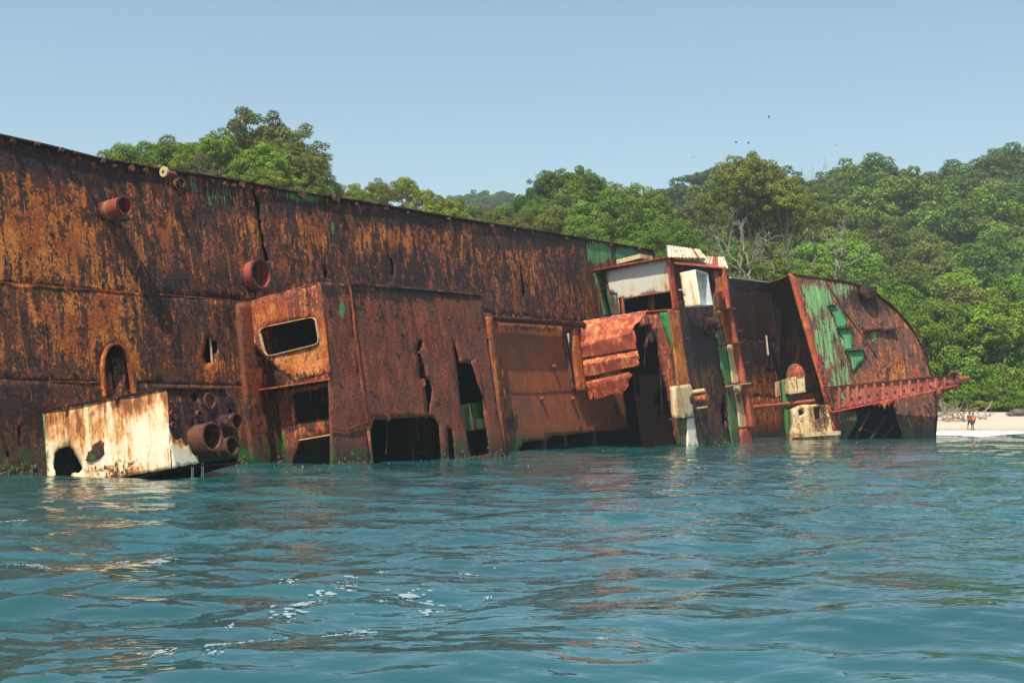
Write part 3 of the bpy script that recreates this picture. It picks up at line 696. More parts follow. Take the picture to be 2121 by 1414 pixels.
# upper top surface
mv0 = float((SM.wpx(510, 626) - SA) @ V); mv1 = float((SM.wpx(660, 585) - SA) @ V)
mend = FM.px(1000, 612); ms1 = mend[0]
quad('roof_plate', [ship(sm0, 0, mv0 - .04), ship(sm0, nm - .08, mv1 - .06), ship(ms1, nm - .08, mend[1] - .06), ship(ms1, 0, mend[1] - .25)], M['darkwall'], mh)
quad('end_plate', [ship(ms1 - .08, 0, mend[1] - .3), ship(ms1 - .08, nm - .08, mend[1] - .1), ship(ms1 + .2, nm - .08, -2), ship(ms1 + .2, 0, -2)], M['interior'], mh)
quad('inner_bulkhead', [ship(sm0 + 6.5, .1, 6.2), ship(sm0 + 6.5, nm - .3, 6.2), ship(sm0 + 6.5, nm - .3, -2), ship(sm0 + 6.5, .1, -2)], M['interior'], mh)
# narrow corner plate, then the broad front
c1 = [(660, 584), (690, 586), (723, 588), (735, 690), (752, 820), (772, 975), (686, 978), (684, 860), (682, 775), (672, 680)]
fb = [('paint', 708, 640, 12, 22, .9), ('paint', 700, 700, 30, 60, .30), ('paint', 735, 770, 10, 30, .4), ('dark', 690, 600, 40, 14, .9), ('dark', 860, 608, 170, 14, 1.0), ('dark', 800, 650, 100, 40, .2),
      ('paint', 890, 670, 8, 16, .6), ('paint', 750, 630, 6, 20, .5), ('paint', 925, 660, 8, 20, .35), ('algae', 755, 960, 8, 10, .5), ('hot', 960, 640, 16, 18, .5), ('hot', 668, 650, 6, 100, .8)]
def dent(a, b): return 0.12 * math.exp(-((a - (sm0 + 1.6)) / 1.0) ** 2 - ((b - 2.2) / .9) ** 2)
plate('corner_plate', FM, c1, M['house'], mh, t=.06, grid=.3, warp=.10, seed=21, brushes=fb, bend=dent)
bead(FM, [(684, 885), (720, 888), (750, 876), (762, 872)], M['panel'], mh, off=.10, r=.02)
c2 = [(724, 589), (860, 598), (999, 612), (1003, 660), (1016, 740), (1032, 850), (1048, 945), (1046, 950), (918, 972), (773, 985), (756, 840), (740, 720)]
crk = [(866, 706), (876, 706), (875, 716), (872, 722), (873, 738), (879, 755), (882, 778), (884, 783), (892, 792), (896, 806), (895, 822), (891, 840), (890, 856), (886, 853), (885, 832), (881, 812), (877, 796), (868, 778), (869, 758), (866, 738), (863, 722)]
big = [(770, 992), (768, 890), (775, 869), (800, 868), (806, 874), (812, 867), (850, 864), (880, 862), (884, 866), (888, 862), (902, 866), (910, 880), (917, 992)]
sl_ = [(938, 697), (943, 712), (948, 730), (952, 751), (976, 753), (978, 748), (985, 766), (992, 790), (1001, 822), (1004, 860), (1010, 893), (1013, 940), (974, 945), (966, 900), (957, 850), (950, 790), (943, 740)]
sl2 = [(927, 888), (937, 887), (939, 905), (943, 955), (930, 955), (928, 920)]
plate('front_plate', FM, c2, M['house'], mh, holes=[crk, big, sl_, sl2], t=.05, grid=.32, warp=.05, seed=22, brushes=fb, hjag=.03)
bead(FM, [(724, 589), (740, 720), (756, 840), (772, 965)], M['house_side'], mh, off=.05, r=.05, name='edge_seam')
bead(FM, [(724, 587), (860, 597), (999, 611)], M['pipe'], mh, off=.03, r=.05, name='edge_seam')
bead(FM, [(662, 584), (672, 660), (684, 772)], M['orange'], mh, off=.02, r=.035, name='edge_seam')
plate('hanging_strip', FM, [(976, 748), (984, 744), (989, 740), (994, 765), (1000, 800), (1003, 826), (992, 800), (985, 775)], M['house'], mh, off=.10, t=.04, grid=.2, jag=.03, seed=23)
quad('green_panel', [FM.wpx(955, 838, -.7), FM.wpx(1012, 829, -.7), FM.wpx(1018, 884, -.7), FM.wpx(962, 894, -.7)], M['green'], mh)
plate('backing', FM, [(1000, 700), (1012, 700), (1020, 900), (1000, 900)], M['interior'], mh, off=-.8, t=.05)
for (x, y) in ((712, 660), (868, 730), (900, 700), (930, 660)):
    blob('rust_blister', FM.wpx(x, y, .03), .12, .05, .10, M['house'], mh, seed=x, sub=1, axes=[U, N, V])
# mouth of orange frayed tongue in the crack
quad('bent_tongue', [FM.wpx(873, 784, .04), FM.wpx(880, 784, .04), FM.wpx(882, 797, .12), FM.wpx(878, 800, .12)], M['orange'], mh, t=.03)

# ------------------------------------------------------------ hatch recess between the deckhouses
ht = part('hatch')
FH = FN(.45)
pan = [(1018, 668), (1165, 675), (1176, 730), (1190, 806), (1232, 806), (1292, 806), (1302, 884), (1270, 892), (1240, 893), (1195, 897), (1165, 902), (1150, 900), (1130, 912), (1110, 912), (1085, 914), (1072, 935), (1072, 960), (1044, 962), (1030, 800)]
plate('hatch_panel', FH, pan, M['panel'], ht, t=.05, grid=.35, jag=.02, warp=.015, seed=31,
      brushes=[('dark', 1100, 680, 90, 12, .9), ('dark', 1060, 870, 30, 40, .8), ('dark', 1200, 860, 120, 40, .35), ('algae', 1085, 915, 30, 8, .6), ('hot', 1180, 810, 20, 80, .2), ('dark', 1280, 860, 40, 40, .6)])  # dark brushes at lower right paint the shade below the tub
bead(FH, [(1046, 808), (1110, 808), (1186, 806)], M['panel'], ht, off=.05, r=.02)
FH2 = FN(.9)
bar('upper_beam', FH2.wpx(1005, 658), FH2.wpx(1208, 674), .22, .5, M['darkwall'], ht, side=V)
bar('upper_beam', FH2.wpx(1005, 655, .2), FH2.wpx(1208, 668, .2), .10, .2, M['pipe'], ht, side=V)
plate('side_post', FH2, [(1008, 655), (1020, 655), (1030, 720), (1040, 800), (1052, 945), (1038, 950), (1026, 820), (1016, 730)], M['orange'], ht, off=.3, t=.12, grid=.4, jag=.03, warp=.02, seed=33)
plate('side_post', FH2, [(1022, 664), (1030, 668), (1046, 800), (1056, 935), (1050, 940), (1036, 800)], M['house'], ht, off=.15, t=.4, grid=.4, seed=34)
plate('side_post', FN(1.0), [(1186, 680), (1196, 676), (1206, 740), (1216, 808), (1200, 809), (1192, 740)], M['orange'], ht, t=.3, grid=.3, seed=35, jag=.01)
plate('side_post', FN(.6), [(1165, 678), (1170, 678), (1193, 808), (1188, 808)], M['pipe'], ht, t=.25, grid=.3, seed=36)
bar('hydraulic_rod', FN(.35).wpx(1176, 690), FN(.35).wpx(1192, 775), .16, .16, M['greywhite'], ht)
for (x, y) in ((1144, 759), (1120, 826), (1184, 826)):
    p = FH.wpx(x, y, .02); tube('peg', p, p + N * .28, .13, M['panel'], ht, seg=10)
for (x, y, x2, y2) in ((1128, 900, 1126, 930), (1170, 900, 1172, 925)):
    bar('lower_post', FN(.2).wpx(x, y), FN(.2).wpx(x2, y2), .35 if x < 1150 else .1, .2, M['house_side'], ht, side=U)
# cavity walls, deep inside
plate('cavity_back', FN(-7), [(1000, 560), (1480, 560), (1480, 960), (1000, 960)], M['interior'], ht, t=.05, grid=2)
bar('hanging_cable', FN(-.3).wpx(1330, 780), FN(-.3).wpx(1362, 915), .03, .03, M['pipe'], ht)

# ------------------------------------------------------------ bridge block, right of the hatch
br = part('bridge_block')
SBk = FS(1235, 557); sb0 = float((SBk.P - SA) @ U)
nbk = float((SBk.wpx(1385, 535) - SA) @ N); FB = FN(nbk)
def vof(fr, x, y): return float((fr.wpx(x, y) - SA) @ V)
# green strips where the block meets the deck
plate('green_strip', FN(.10), [(1232, 565), (1247, 562), (1268, 655), (1253, 655)], M['green'], br, t=.2, grid=.5, jag=.02, brushes=[('dark', 1242, 600, 8, 40, .3)])
plate('green_strip', SBk, [(1248, 562), (1257, 562), (1263, 606), (1277, 608), (1286, 655), (1266, 656)], M['green'], br, off=-.05, t=.08, grid=.4)
plate('white_wall', SBk, [(1256, 562), (1320, 548), (1386, 534), (1389, 604), (1340, 610), (1294, 620), (1292, 616), (1281, 616), (1285, 650), (1278, 608), (1263, 606)], M['greywhite'], br, t=.05, grid=.3, jag=.01, warp=.05, seed=41,
      brushes=[('dark', 1275, 580, 24, 24, .35), ('dark', 1340, 600, 40, 12, .2), ('hot', 1370, 600, 20, 30, .3)])
bar('opening_post', SBk.wpx(1289, 614, .03), SBk.wpx(1292, 655, .03), .22, .12, M['orange'], br, side=N)
bar('opening_edge', SBk.wpx(1292, 617, .03), SBk.wpx(1389, 603, .03), .06, .06, M['orange'], br)
plate('beam', SBk, [(1345, 598), (1352, 598), (1357, 640), (1340, 642)], M['orange'], br, off=-1.6, t=.2, grid=.4)
# roof slab over the white wall
quad('roof_slab', [ship(sb0 - .6, 0 + .05, vof(SBk, 1232, 560)), ship(sb0 - .6, nbk + .15, vof(SBk, 1386, 533)), ship(sb0 + 4.5, nbk + .15, vof(SBk, 1386, 533)), ship(sb0 + 4.5, .05, vof(SBk, 1232, 560))], M['house_side'], br, t=-.10)
quad('roof_hatch', [ship(sb0 - .1, 1.7, vof(SBk, 1272, 548) + .28), ship(sb0 - .1, 3.6, vof(SBk, 1310, 540) + .35), ship(sb0 + 1.9, 3.6, vof(SBk, 1310, 540) + .35), ship(sb0 + 1.9, 1.7, vof(SBk, 1272, 548) + .28)], M['cream'], br, t=-.3)
# striped sheets standing on the roof
F_r = FN(nbk - .5)
def corr(name, pts, mat, parent, n1, n2, amp=.05):
    """corrugated sheet through four world corners a-b (top), d-c (bottom)"""
    a, b_, c, d = [np.asarray(p) for p in pts]; K = n1; vs = []; fs = []
    nn = np.cross(b_ - a, d - a); nn /= np.linalg.norm(nn)
    for i in range(K + 1):
        t_ = i / K; o_ = nn * amp * (1 if i % 2 else -1)
        vs += [a + (b_ - a) * t_ + o_, d + (c - d) * t_ + o_]
    for i in range(K): fs.append((2 * i, 2 * i + 2, 2 * i + 3, 2 * i + 1))
    m_ = len(vs); vs += [v_ - nn * .03 for v_ in vs]; fs += [tuple(q + m_ for q in reversed(f_)) for f_ in fs]
    fs += [(0, 1, m_ + 1, m_), (2 * K, m_ + 2 * K, m_ + 2 * K + 1, 2 * K + 1)]
    fs += [(2 * i, m_ + 2 * i, m_ + 2 * i + 2, 2 * i + 2) for i in range(K)]
    o = mesh(name, to_local(np.array(vs)), fs, mat, parent); o.data.materials.append(M['redsheet']); r_ = random.Random(K)
    for q, pl in enumerate(o.data.polygons[:2 * K]): pl.material_index = 1 if r_.random() < .42 else 0
    return o
corr('striped_sheet', [F_r.wpx(1380, 508), F_r.wpx(1447, 517), FN(nbk + .3).wpx(1462, 535), FN(nbk + .3).wpx(1382, 533)], M['redwhite'], br, 22, 1, .04)
corr('striped_sheet', [F_r.wpx(1462, 531, -.3), F_r.wpx(1498, 533, -.3), FN(nbk + .2).wpx(1507, 556), FN(nbk + .2).wpx(1448, 555)], M['redwhite'], br, 16, 1, .05)
quad('roof_slab', [F_r.wpx(1386, 536), F_r.wpx(1442, 540), FN(nbk + .5).wpx(1504, 558), FN(nbk + .5).wpx(1400, 548)], M['redsheet'], br, t=-.07)
# upper torn side: lower wall, hole and torn lip
plate('torn_wall', SBk, [(1338, 645), (1398, 640), (1404, 700), (1412, 790), (1424, 925), (1400, 928), (1393, 880), (1385, 835), (1378, 800), (1370, 770), (1363, 735), (1360, 705), (1352, 690), (1348, 672), (1330, 676), (1322, 680), (1330, 660)], M['house_side'], br, t=.06, grid=.3, jag=.07, warp=.1, seed=43,
      brushes=[('paint', 1372, 665, 20, 30, .6), ('dark', 1350, 690, 14, 30, .6), ('algae', 1380, 690, 5, 60, .2), ('dark', 1380, 850, 20, 60, .3)])
plate('torn_flake', SBk, [(1345, 668), (1358, 672), (1360, 700), (1352, 712), (1345, 700), (1338, 722), (1332, 718), (1340, 690)], M['pipe'], br, off=-.3, t=.05, grid=.2, jag=.06, seed=44)
bar('ledge', SBk.wpx(1338, 645, .05), SBk.wpx(1400, 640, .05), .16, .08, M['redsheet'], br)
# corner column strips
plate('green_strip', SBk, [(1364, 643), (1384, 642), (1394, 700), (1402, 780), (1408, 862), (1412, 925), (1404, 925), (1398, 800), (1388, 720), (1374, 680)], M['green'], br, off=.05, t=.04, grid=.4, jag=.03, seed=45, brushes=[('paint', 1375, 660, 20, 30, .5)])
plate('corner_strip', FB, [(1383, 534), (1394, 536), (1402, 600), (1410, 642), (1396, 642)], M['redsheet'], br, off=.03, t=.12, grid=.3, jag=.01, brushes=[('paint', 1386, 560, 8, 40, .4)])
plate('corner_strip', FB, [(1386, 642), (1408, 642), (1416, 710), (1424, 760), (1430, 800), (1404, 800), (1396, 720), (1390, 680)], M['orange'], br, off=.06, t=.10, grid=.25, jag=.03, seed=46, warp=.05,
      brushes=[('hot', 1405, 720, 20, 60, .6), ('paint', 1396, 655, 14, 14, .3)])
plate('switch_box', FB, [(1398, 799), (1428, 795), (1433, 800), (1437, 862), (1403, 866)], M['cream'], br, off=.45, t=.4, grid=.3, brushes=[('hot', 1412, 850, 20, 20, .2)])
plate('white_strip', FB, [(1424, 866), (1438, 864), (1443, 900), (1448, 925), (1424, 927), (1424, 890)], M['white'], br, off=.25, t=.08, grid=.3, jag=.03, seed=47, brushes=[('paint', 1435, 890, 20, 40, .6)])
plate('green_strip', FB, [(1404, 866), (1425, 866), (1426, 925), (1413, 927)], M['green'], br, off=.18, t=.08, grid=.3)
bar('bracket', FB.wpx(1388, 868, .2), FB.wpx(1404, 866, .3), .12, .1, M['pipe'], br)
# broad dark front between the columns
plate('front_plate', FB, [(1392, 536), (1440, 545), (1502, 560), (1512, 640), (1530, 760), (1552, 925), (1410, 930), (1402, 800), (1398, 640)], M['darkwall'], br, holes=[[(1496, 820), (1502, 835), (1503, 862), (1508, 878), (1505, 886), (1497, 880), (1493, 850)], [(1497, 605), (1503, 600), (1512, 640), (1516, 700), (1508, 700), (1500, 650)]], t=.06, grid=.32, jag=.01, warp=.08, seed=48,
      brushes=[('hot', 1480, 790, 40, 60, .5), ('dark', 1450, 720, 40, 60, .4), ('paint', 1405, 560, 14, 60, .45), ('paint', 1447, 545, 10, 14, .7), ('algae', 1450, 800, 12, 40, .3), ('algae', 1450, 880, 14, 40, .35)])
blob('bent_tongue', FB.wpx(1503, 878, .1), .16, .06, .24, M['orange'], br, seed=3, axes=[U, N, V])
# open white cabinet on the front
cab = part('cabinet', br) if False else None
cbf = FN(nbk + 1.0)
def box_from(fr, pts, back, mat, parent, name):
    P = [fr.wpx(*p) for p in pts]; Q = [p - fr.n * back for p in P]
    m_ = len(P); vs = P + Q; fs = [tuple(range(m_)), tuple(reversed(range(m_, 2 * m_)))] + [(i, m_ + i, m_ + (i + 1) % m_, (i + 1) % m_) for i in range(m_)]
    return mesh(name, to_local(np.array(vs)), fs, mat, parent)
Sc = Frame(SBk.P + U * .35, N, V)
cabo = plate('cabinet', Sc, [(1408, 565), (1440, 559), (1452, 632), (1419, 637)], M['white'], br, t=.06, grid=.3, jag=0, brushes=[('paint', 1430, 600, 30, 50, .55), ('hot', 1412, 560, 20, 10, .3)])
pf = float((Sc.wpx(1440, 559) - SA) @ N) + .02; FC = FN(pf)
sC = float((Sc.P - SA) @ U)
w_l, w_r = FC.wpx(1441, 558), FC.wpx(1466, 566); w_lb, w_rb = FC.wpx(1452, 632), FC.wpx(1477, 632)
M['cabin'] = simple('pale_grey_paint', (0.62, 0.63, 0.60), .5)
quad('cabinet_back', [w_l - N * 1.0, w_r - N * .5, w_rb - N * .5, w_lb - N * 1.0], M['cabin'], br, t=.04)
quad('cabinet_side', [w_r, w_r - N * .9, w_rb - N * .9, w_rb], M['cabin'], br, t=.05)
quad('cabinet_top', [w_l, w_l - N * .95, w_r - N * .9, w_r], M['cabin'], br, t=.04)
quad('cabinet_bottom', [w_lb, w_rb, w_rb - N * .9, w_lb - N * .95], M['cabin'], br, t=.04)
bar('handle', Sc.wpx(1406, 600, .2), Sc.wpx(1418, 600, .2), .06, .08, M['cream'], br)
bar('handle', Sc.wpx(1406, 626, .2), Sc.wpx(1419, 624, .2), .06, .08, M['pipe'], br)
# stubs sticking out of the front
tube('pipe_stub', FB.wpx(1428, 813, .1), FB.wpx(1428, 813, .1) + N * 1.15, .14, M['cream'], br, seg=12)
tube('pipe_joint', FB.wpx(1444, 811, .2), FB.wpx(1444, 811, .2) + N * .35, .22, M['pipe'], br, seg=12)
tube('pipe_stub', FB.wpx(1432, 828, .1), FB.wpx(1432, 828, .1) + N * 1.2, .27, M['orange'], br, seg=14)
tube('pipe_end', FB.wpx(1432, 828, 1.3), FB.wpx(1432, 828, 1.3) + N * .14, .30, M['darkwall'], br, seg=14)
bar('peg', FB.wpx(1444, 845, .1), FB.wpx(1464, 842, .5), .12, .10, M['cream'], br)
g_ = tube('winch', FB.wpx(1462, 670, .1), FB.wpx(1484, 668, .6), .42, M['darkwall'], br, seg=14)
tube('winch_ring', FB.wpx(1482, 672, .5), FB.wpx(1489, 671, .7), .46, M['pipe'], br, wall=.12, seg=14)
blob('pipe_bracket', FB.wpx(1470, 690, .2), .4, .3, .25, M['darkwall'], br, seed=9, axes=[U, N, V])
# right-hand column: green strip, cream channel, red flange
plate('green_strip', FB, [(1474, 560), (1484, 560), (1494, 640), (1510, 740), (1524, 830), (1536, 925), (1518, 925), (1505, 830), (1492, 740), (1480, 650)], M['green'], br, off=.12, t=.12, grid=.35, jag=.03, seed=51, brushes=[('algae', 1505, 760, 10, 60, .7), ('algae', 1520, 870, 10, 60, .6)])
SR_ = FN(nbk + .25)
chan = [[(1478, 560), (1500, 556), (1512, 640), (1488, 640)], [(1488, 644), (1514, 640), (1530, 705), (1506, 710)], [(1508, 714), (1528, 712), (1545, 790), (1518, 794)], [(1521, 800), (1546, 796), (1560, 882), (1533, 886)]]
for i, c in enumerate(chan):
    plate('channel_panel', SR_, c, [M['house_side'], M['orange'], M['cream'], M['cream']][i], br, off=0, t=.10, grid=.25, jag=.01, seed=60 + i, brushes=[('dark', 1530, 820, 12, 22, 1.0), ('paint', 1545, 750, 20, 30, .2)])
    if i: bar('shelf', SR_.wpx(c[0][0] - 12, c[0][1] - 1, .15), SR_.wpx(c[1][0] + 3, c[1][1] - 2, .45), .5, .07, M['cream' if i == 3 else 'pipe'], br, side=N)
fl = [(1500, 552), (1504, 552), (1516, 640), (1530, 705), (1550, 800), (1564, 886), (1559, 886), (1544, 800), (1525, 706), (1511, 640)]
plate('flange', SR_, fl, M['redsheet'], br, off=.40, t=.45, grid=.35, jag=.015, seed=66)
plate('tube_foot', SR_, [(1534, 888), (1556, 886), (1560, 925), (1538, 925)], M['redsheet'], br, off=.0, t=.3, grid=.3)
for (x, y) in ((1516, 640), (1530, 685), (1545, 751)):
    bar('bolt', SR_.wpx(x, y, .4), SR_.wpx(x + 9, y - 1, .4), .07, .06, M['redsheet'], br)
quad('bracket', [SR_.wpx(1483, 575, .3), SR_.wpx(1495, 572, .5), SR_.wpx(1500, 600, .5), SR_.wpx(1486, 606, .3)], M['orange'], br, t=.08)
# sides and top of the block so it is a solid house
s1b = FB.px(1505, 560)[0]; vtop = vof(SBk, 1386, 534)
quad('roof_plate', [ship(sb0, 0, vtop - 1.2), ship(sb0, nbk - .1, vtop - .12), ship(s1b, nbk - .1, vtop - .2), ship(s1b, 0, vtop - 1.2)], M['darkwall'], br, t=-.06)
quad('end_plate', [ship(s1b, 0, vtop - 1.3), ship(s1b, nbk - .08, vtop - .3), ship(s1b + .6, nbk - .08, -2), ship(s1b + .6, 0, -2)], M['darkwall'], br)
quad('inner_bulkhead', [ship(sb0 + 3.0, .1, vtop - 1.4), ship(sb0 + 3.0, nbk - .2, vtop - .4), ship(sb0 + 3.4, nbk - .2, -2), ship(sb0 + 3.4, .1, -2)], M['interior'], br)

# ------------------------------------------------------------ torn red awning hanging in the hatch mouth
aw = part('rusted_tub')
SAw = Frame(D.wpx(1186, 730), N, V)
def curved_sheet(name, pts_px, offs, mat, parent, rows=10, cols=14, jag=.06, seed=0, brushes=()):
    """bent sheet: left polyline and right polyline of pixels with depth offsets (towards the viewer) on frame SAw"""
    Lp, Rp = pts_px; r = random.Random(seed); n = len(Lp); vs = []
    for i in range(rows + 1):
        t_ = i / rows * (n - 1); k0 = min(int(t_), n - 2); f_ = t_ - k0
        lp = np.array(Lp[k0]) * (1 - f_) + np.array(Lp[k0 + 1]) * f_; rp = np.array(Rp[k0]) * (1 - f_) + np.array(Rp[k0 + 1]) * f_
        of = offs[k0] * (1 - f_) + offs[k0 + 1] * f_
        for j in range(cols + 1):
            q = lp + (rp - lp) * j / cols
            jj = jag * r.uniform(-1, 1)
            edge_ = (i in (0, rows) or j in (0, cols)); vs.append(SAw.wpx(q[0], q[1], of + jj * (.6 if edge_ else .08) + .05 * noise.noise(Vector((j * .35, i * .4, seed)))) + (V * jj if i in (0, rows) else 0) + (N * jj * 2.0 if j in (0, cols) else 0))
    C_ = cols + 1; fs = [(i * C_ + j, i * C_ + j + 1, (i + 1) * C_ + j + 1, (i + 1) * C_ + j) for i in range(rows) for j in range(cols)]
    m_ = len(vs); vs += [v_ - SAw.n * .04 for v_ in vs]; base = list(fs); fs += [tuple(reversed([q + m_ for q in f_])) for f_ in base]
    ed = set((f_[a], f_[(a + 1) % 4]) for f_ in base for a in range(4))
    fs += [(b_, a, a + m_, b_ + m_) for (a, b_) in ed if (b_, a) not in ed]
    W = np.array(vs)
    return mesh(name, to_local(W), fs, mat, parent, attrs=brush_eval(W, brushes) if brushes else None)
cb = [('hot', 1260, 690, 60, 14, .5), ('hot', 1270, 760, 14, 20, .7)]
M['canopy'] = stained('tub_red', (0.66, 0.32, 0.17), (0.50, 0.10, 0.035), (0.20, 0.035, 0.022), amt=.25, off=113, chips=-.02)
curved_sheet('tub_shell', ([(1207, 664), (1200, 676), (1197, 690), (1196, 720), (1198, 741)], [(1342, 642), (1334, 655), (1312, 676), (1306, 690), (1318, 722)]), [-1.3, -.35, .15, .5, .35], M['canopy'], aw, rows=16, cols=22, seed=3, jag=.03,
             brushes=cb + [('hot', 1230, 690, 60, 20, -.3), ('hot', 1262, 703, 24, 8, -.4), ('hot', 1320, 650, 30, 8, .3), ('hot', 1250, 725, 60, 14, .5)])
curved_sheet('tub_strake', ([(1200, 746), (1200, 757), (1206, 781)], [(1318, 724), (1324, 735), (1322, 757)]), [.15, .62, .40], M['canopy'], aw, rows=8, cols=16, seed=5, jag=.03, brushes=cb)
curved_sheet('tub_strake', ([(1208, 788), (1212, 797), (1232, 826)], [(1304, 769), (1308, 775), (1296, 808)]), [.15, .40, .1], M['redsheet'], aw, rows=7, cols=14, seed=6, jag=.06)
blob('torn_lobe', SAw.wpx(1311, 700, .3), .25, .1, .55, M['redsheet'], aw, seed=2, axes=[N, U, V])
blob('torn_lobe', SAw.wpx(1205, 695, .35), .25, .1, .6, M['redsheet'], aw, seed=6, axes=[N, U, V])
quad('torn_strip', [SAw.wpx(1216, 806, .2), SAw.wpx(1230, 806, .3), SAw.wpx(1226, 826, .3), SAw.wpx(1222, 828, .3)], M['house_side'], aw, t=.04)

# ------------------------------------------------------------ growth along the waterline, hanging cables, small clutter
cr_ = random.Random(77)
def growth(fr, x0, x1, nn, off, parent, skip=()):
    lst = []; import bmesh
    bm = bmesh.new(); bmesh.ops.create_icosphere(bm, subdivisions=1, radius=1); bv = np.array([v.co[:] for v in bm.verts]); bf = [tuple(v.index for v in f.verts) for f in bm.faces]; bm.free()
    for i in range(nn):
        x = cr_.uniform(x0, x1)
        if any(a < x < b for a, b in skip): continue
        yw = np.interp(x, [0, 600, 1045, 1400, 1740], [989, 958, 936, 916, 909]) + (10 if off > 2 else 0)
        p = fr.wpx(x, yw); p = p - V * (p[2] / V[2]) + V * (abs(cr_.gauss(0, .22)) - .05)
        r = cr_.uniform(.03, .10); lst.append((bv * np.array([r, r * .6, r * cr_.uniform(.6, 1.6)]) + p, bf))
    v, f = join_parts(lst); mesh('barnacle_crust', to_local(v), f, M['growth'], parent, kind='stuff')
M['growth'] = simple('barnacles', (0.085, 0.065, 0.035), .9)
growth(D, 0, 86, 90, .0, deck); growth(D, 490, 600, 90, 0, deck)
growth(FM, 686, 1045, 240, 5, mh, skip=((768, 918), (966, 1012), (928, 943)))
growth(FB, 1415, 1545, 110, 5, br)
def cable(pts, mat=None, r=.02, parent=None):
    lst = [tube_mesh(pts[i], pts[i + 1], r, seg=5) for i in range(len(pts) - 1)]; v, f = join_parts(lst); mesh('hanging_cable', to_local(v), f, mat or M['pipe'], parent or wreck)
cable([SBk.wpx(1335, 650, -.4), SBk.wpx(1338, 700, -.6), SBk.wpx(1334, 760, -.5)], parent=br)
cable([SBk.wpx(1372, 660, -.8), SBk.wpx(1366, 740, -.9), SBk.wpx(1372, 850, -.7)], parent=br)
cable([FM.wpx(800, 868, -.3), FM.wpx(803, 900, -.4), FM.wpx(799, 940, -.3)], parent=mh)
cable([FM.wpx(860, 864, -.5), FM.wpx(868, 910, -.6)], parent=mh)
cable([FB.wpx(1452, 634, .3), FB.wpx(1456, 680, .15), FB.wpx(1450, 740, .1), FB.wpx(1458, 800, .15)], parent=br)
cable([SM2.wpx(640, 798, -.6), SM2.wpx(648, 850, -.8)], parent=mh)
for i in range(70):      # cleats and cut-off bolts left on the deck plating
    x = cr_.uniform(10, 1220); yt = np.interp(x, *zip(*top)); y = cr_.uniform(yt + 25, yt + (230 if x < 500 else 150))
    p = D.wpx(x, y, .0); rr2 = cr_.uniform(.02, .06); tube('bolt', p, p + N * cr_.uniform(.05, .14), rr2, M['deck'], deck, seg=6)
for (x, y) in ((1052, 700), (1075, 702), (1100, 704), (1125, 706), (1150, 708), (1056, 734), (1080, 736), (1105, 738), (1152, 742), (1058, 765), (1084, 767), (1110, 769), (1158, 774), (1062, 795), (1090, 797), (1120, 798), (1160, 800)):
    p = FH.wpx(x, y, .0); tube('bolt', p, p + N * .05, .045, M['panel'], ht, seg=6)
for (x, y, L) in ((1420, 700, .3), (1432, 730, .25), (1462, 762, .3), (1470, 850, .2), (1425, 880, .2), (1478, 700, .35)):
    p = FB.wpx(x, y, .02); bar('cut_bracket', p, p + N * L + V * cr_.uniform(-.1, .1), .10, .06, M['pipe'], br)
for (x, y) in ((1408, 555), (1414, 548), (1490, 590), (1494, 610)):
    p = FB.wpx(x, y, .05); blob('rust_lump', p + N * .1, .16, .14, .12, M['orange'], br, seed=x, sub=1, axes=[U, N, V], amp=.5)

# ------------------------------------------------------------ bow section (forecastle)
P0 = on_water(1740, 908.5); P1 = on_water(1940, 907)
hd = (P1 - P0) / np.linalg.norm(P1 - P0); nbh = np.array([hd[1], -hd[0], 0]); Vb = Z3 * math.cos(AL) - nbh * math.sin(AL)
FF = Frame(P0, hd, Vb)
bow = part('bow_section')
outl = [(1640, 567), (1700, 576), (1760, 584), (1800, 598), (1822, 612), (1850, 634), (1876, 662), (1896, 690), (1912, 724), (1924, 760), (1934, 790), (1940, 830), (1940, 870), (1936, 925), (1742, 928), (1735, 905), (1722, 860), (1704, 790), (1684, 720), (1662, 640)]
bhole = [(1749, 935), (1747, 880), (1744, 848), (1760, 845), (1800, 836), (1812, 842), (1818, 836), (1830, 842), (1838, 834), (1850, 838), (1856, 862), (1862, 885), (1870, 900), (1868, 935)]
bb = [('paint', 1690, 620, 55, 60, .74), ('paint', 1740, 600, 50, 30, .66), ('paint', 1710, 700, 45, 80, .72), ('paint', 1740, 790, 45, 75, .66), ('paint', 1725, 720, 60, 100, .62), ('paint', 1715, 850, 20, 60, .8), ('paint', 1660, 600, 10, 40, .3), ('paint', 1770, 720, 40, 60, .36),
      ('paint', 1748, 620, 8, 30, .5), ('paint', 1812, 690, 10, 28, .85), ('paint', 1788, 610, 10, 10, .6), ('paint', 1830, 620, 14, 12, .4), ('hot', 1850, 770, 70, 40, .28), ('hot', 1780, 790, 60, 24, .25), ('dark', 1800, 620, 60, 22, .6), ('dark', 1900, 860, 50, 60, .2), ('dark', 1760, 650, 60, 60, .1)]  # dark brush low on the right paints shade under the boom
plate('deck_plate', FF, outl, M['greendeck'], bow, holes=[bhole], t=.08, grid=.36, warp=.14, wscale=.3, seed=71, brushes=bb, hjag=.10)
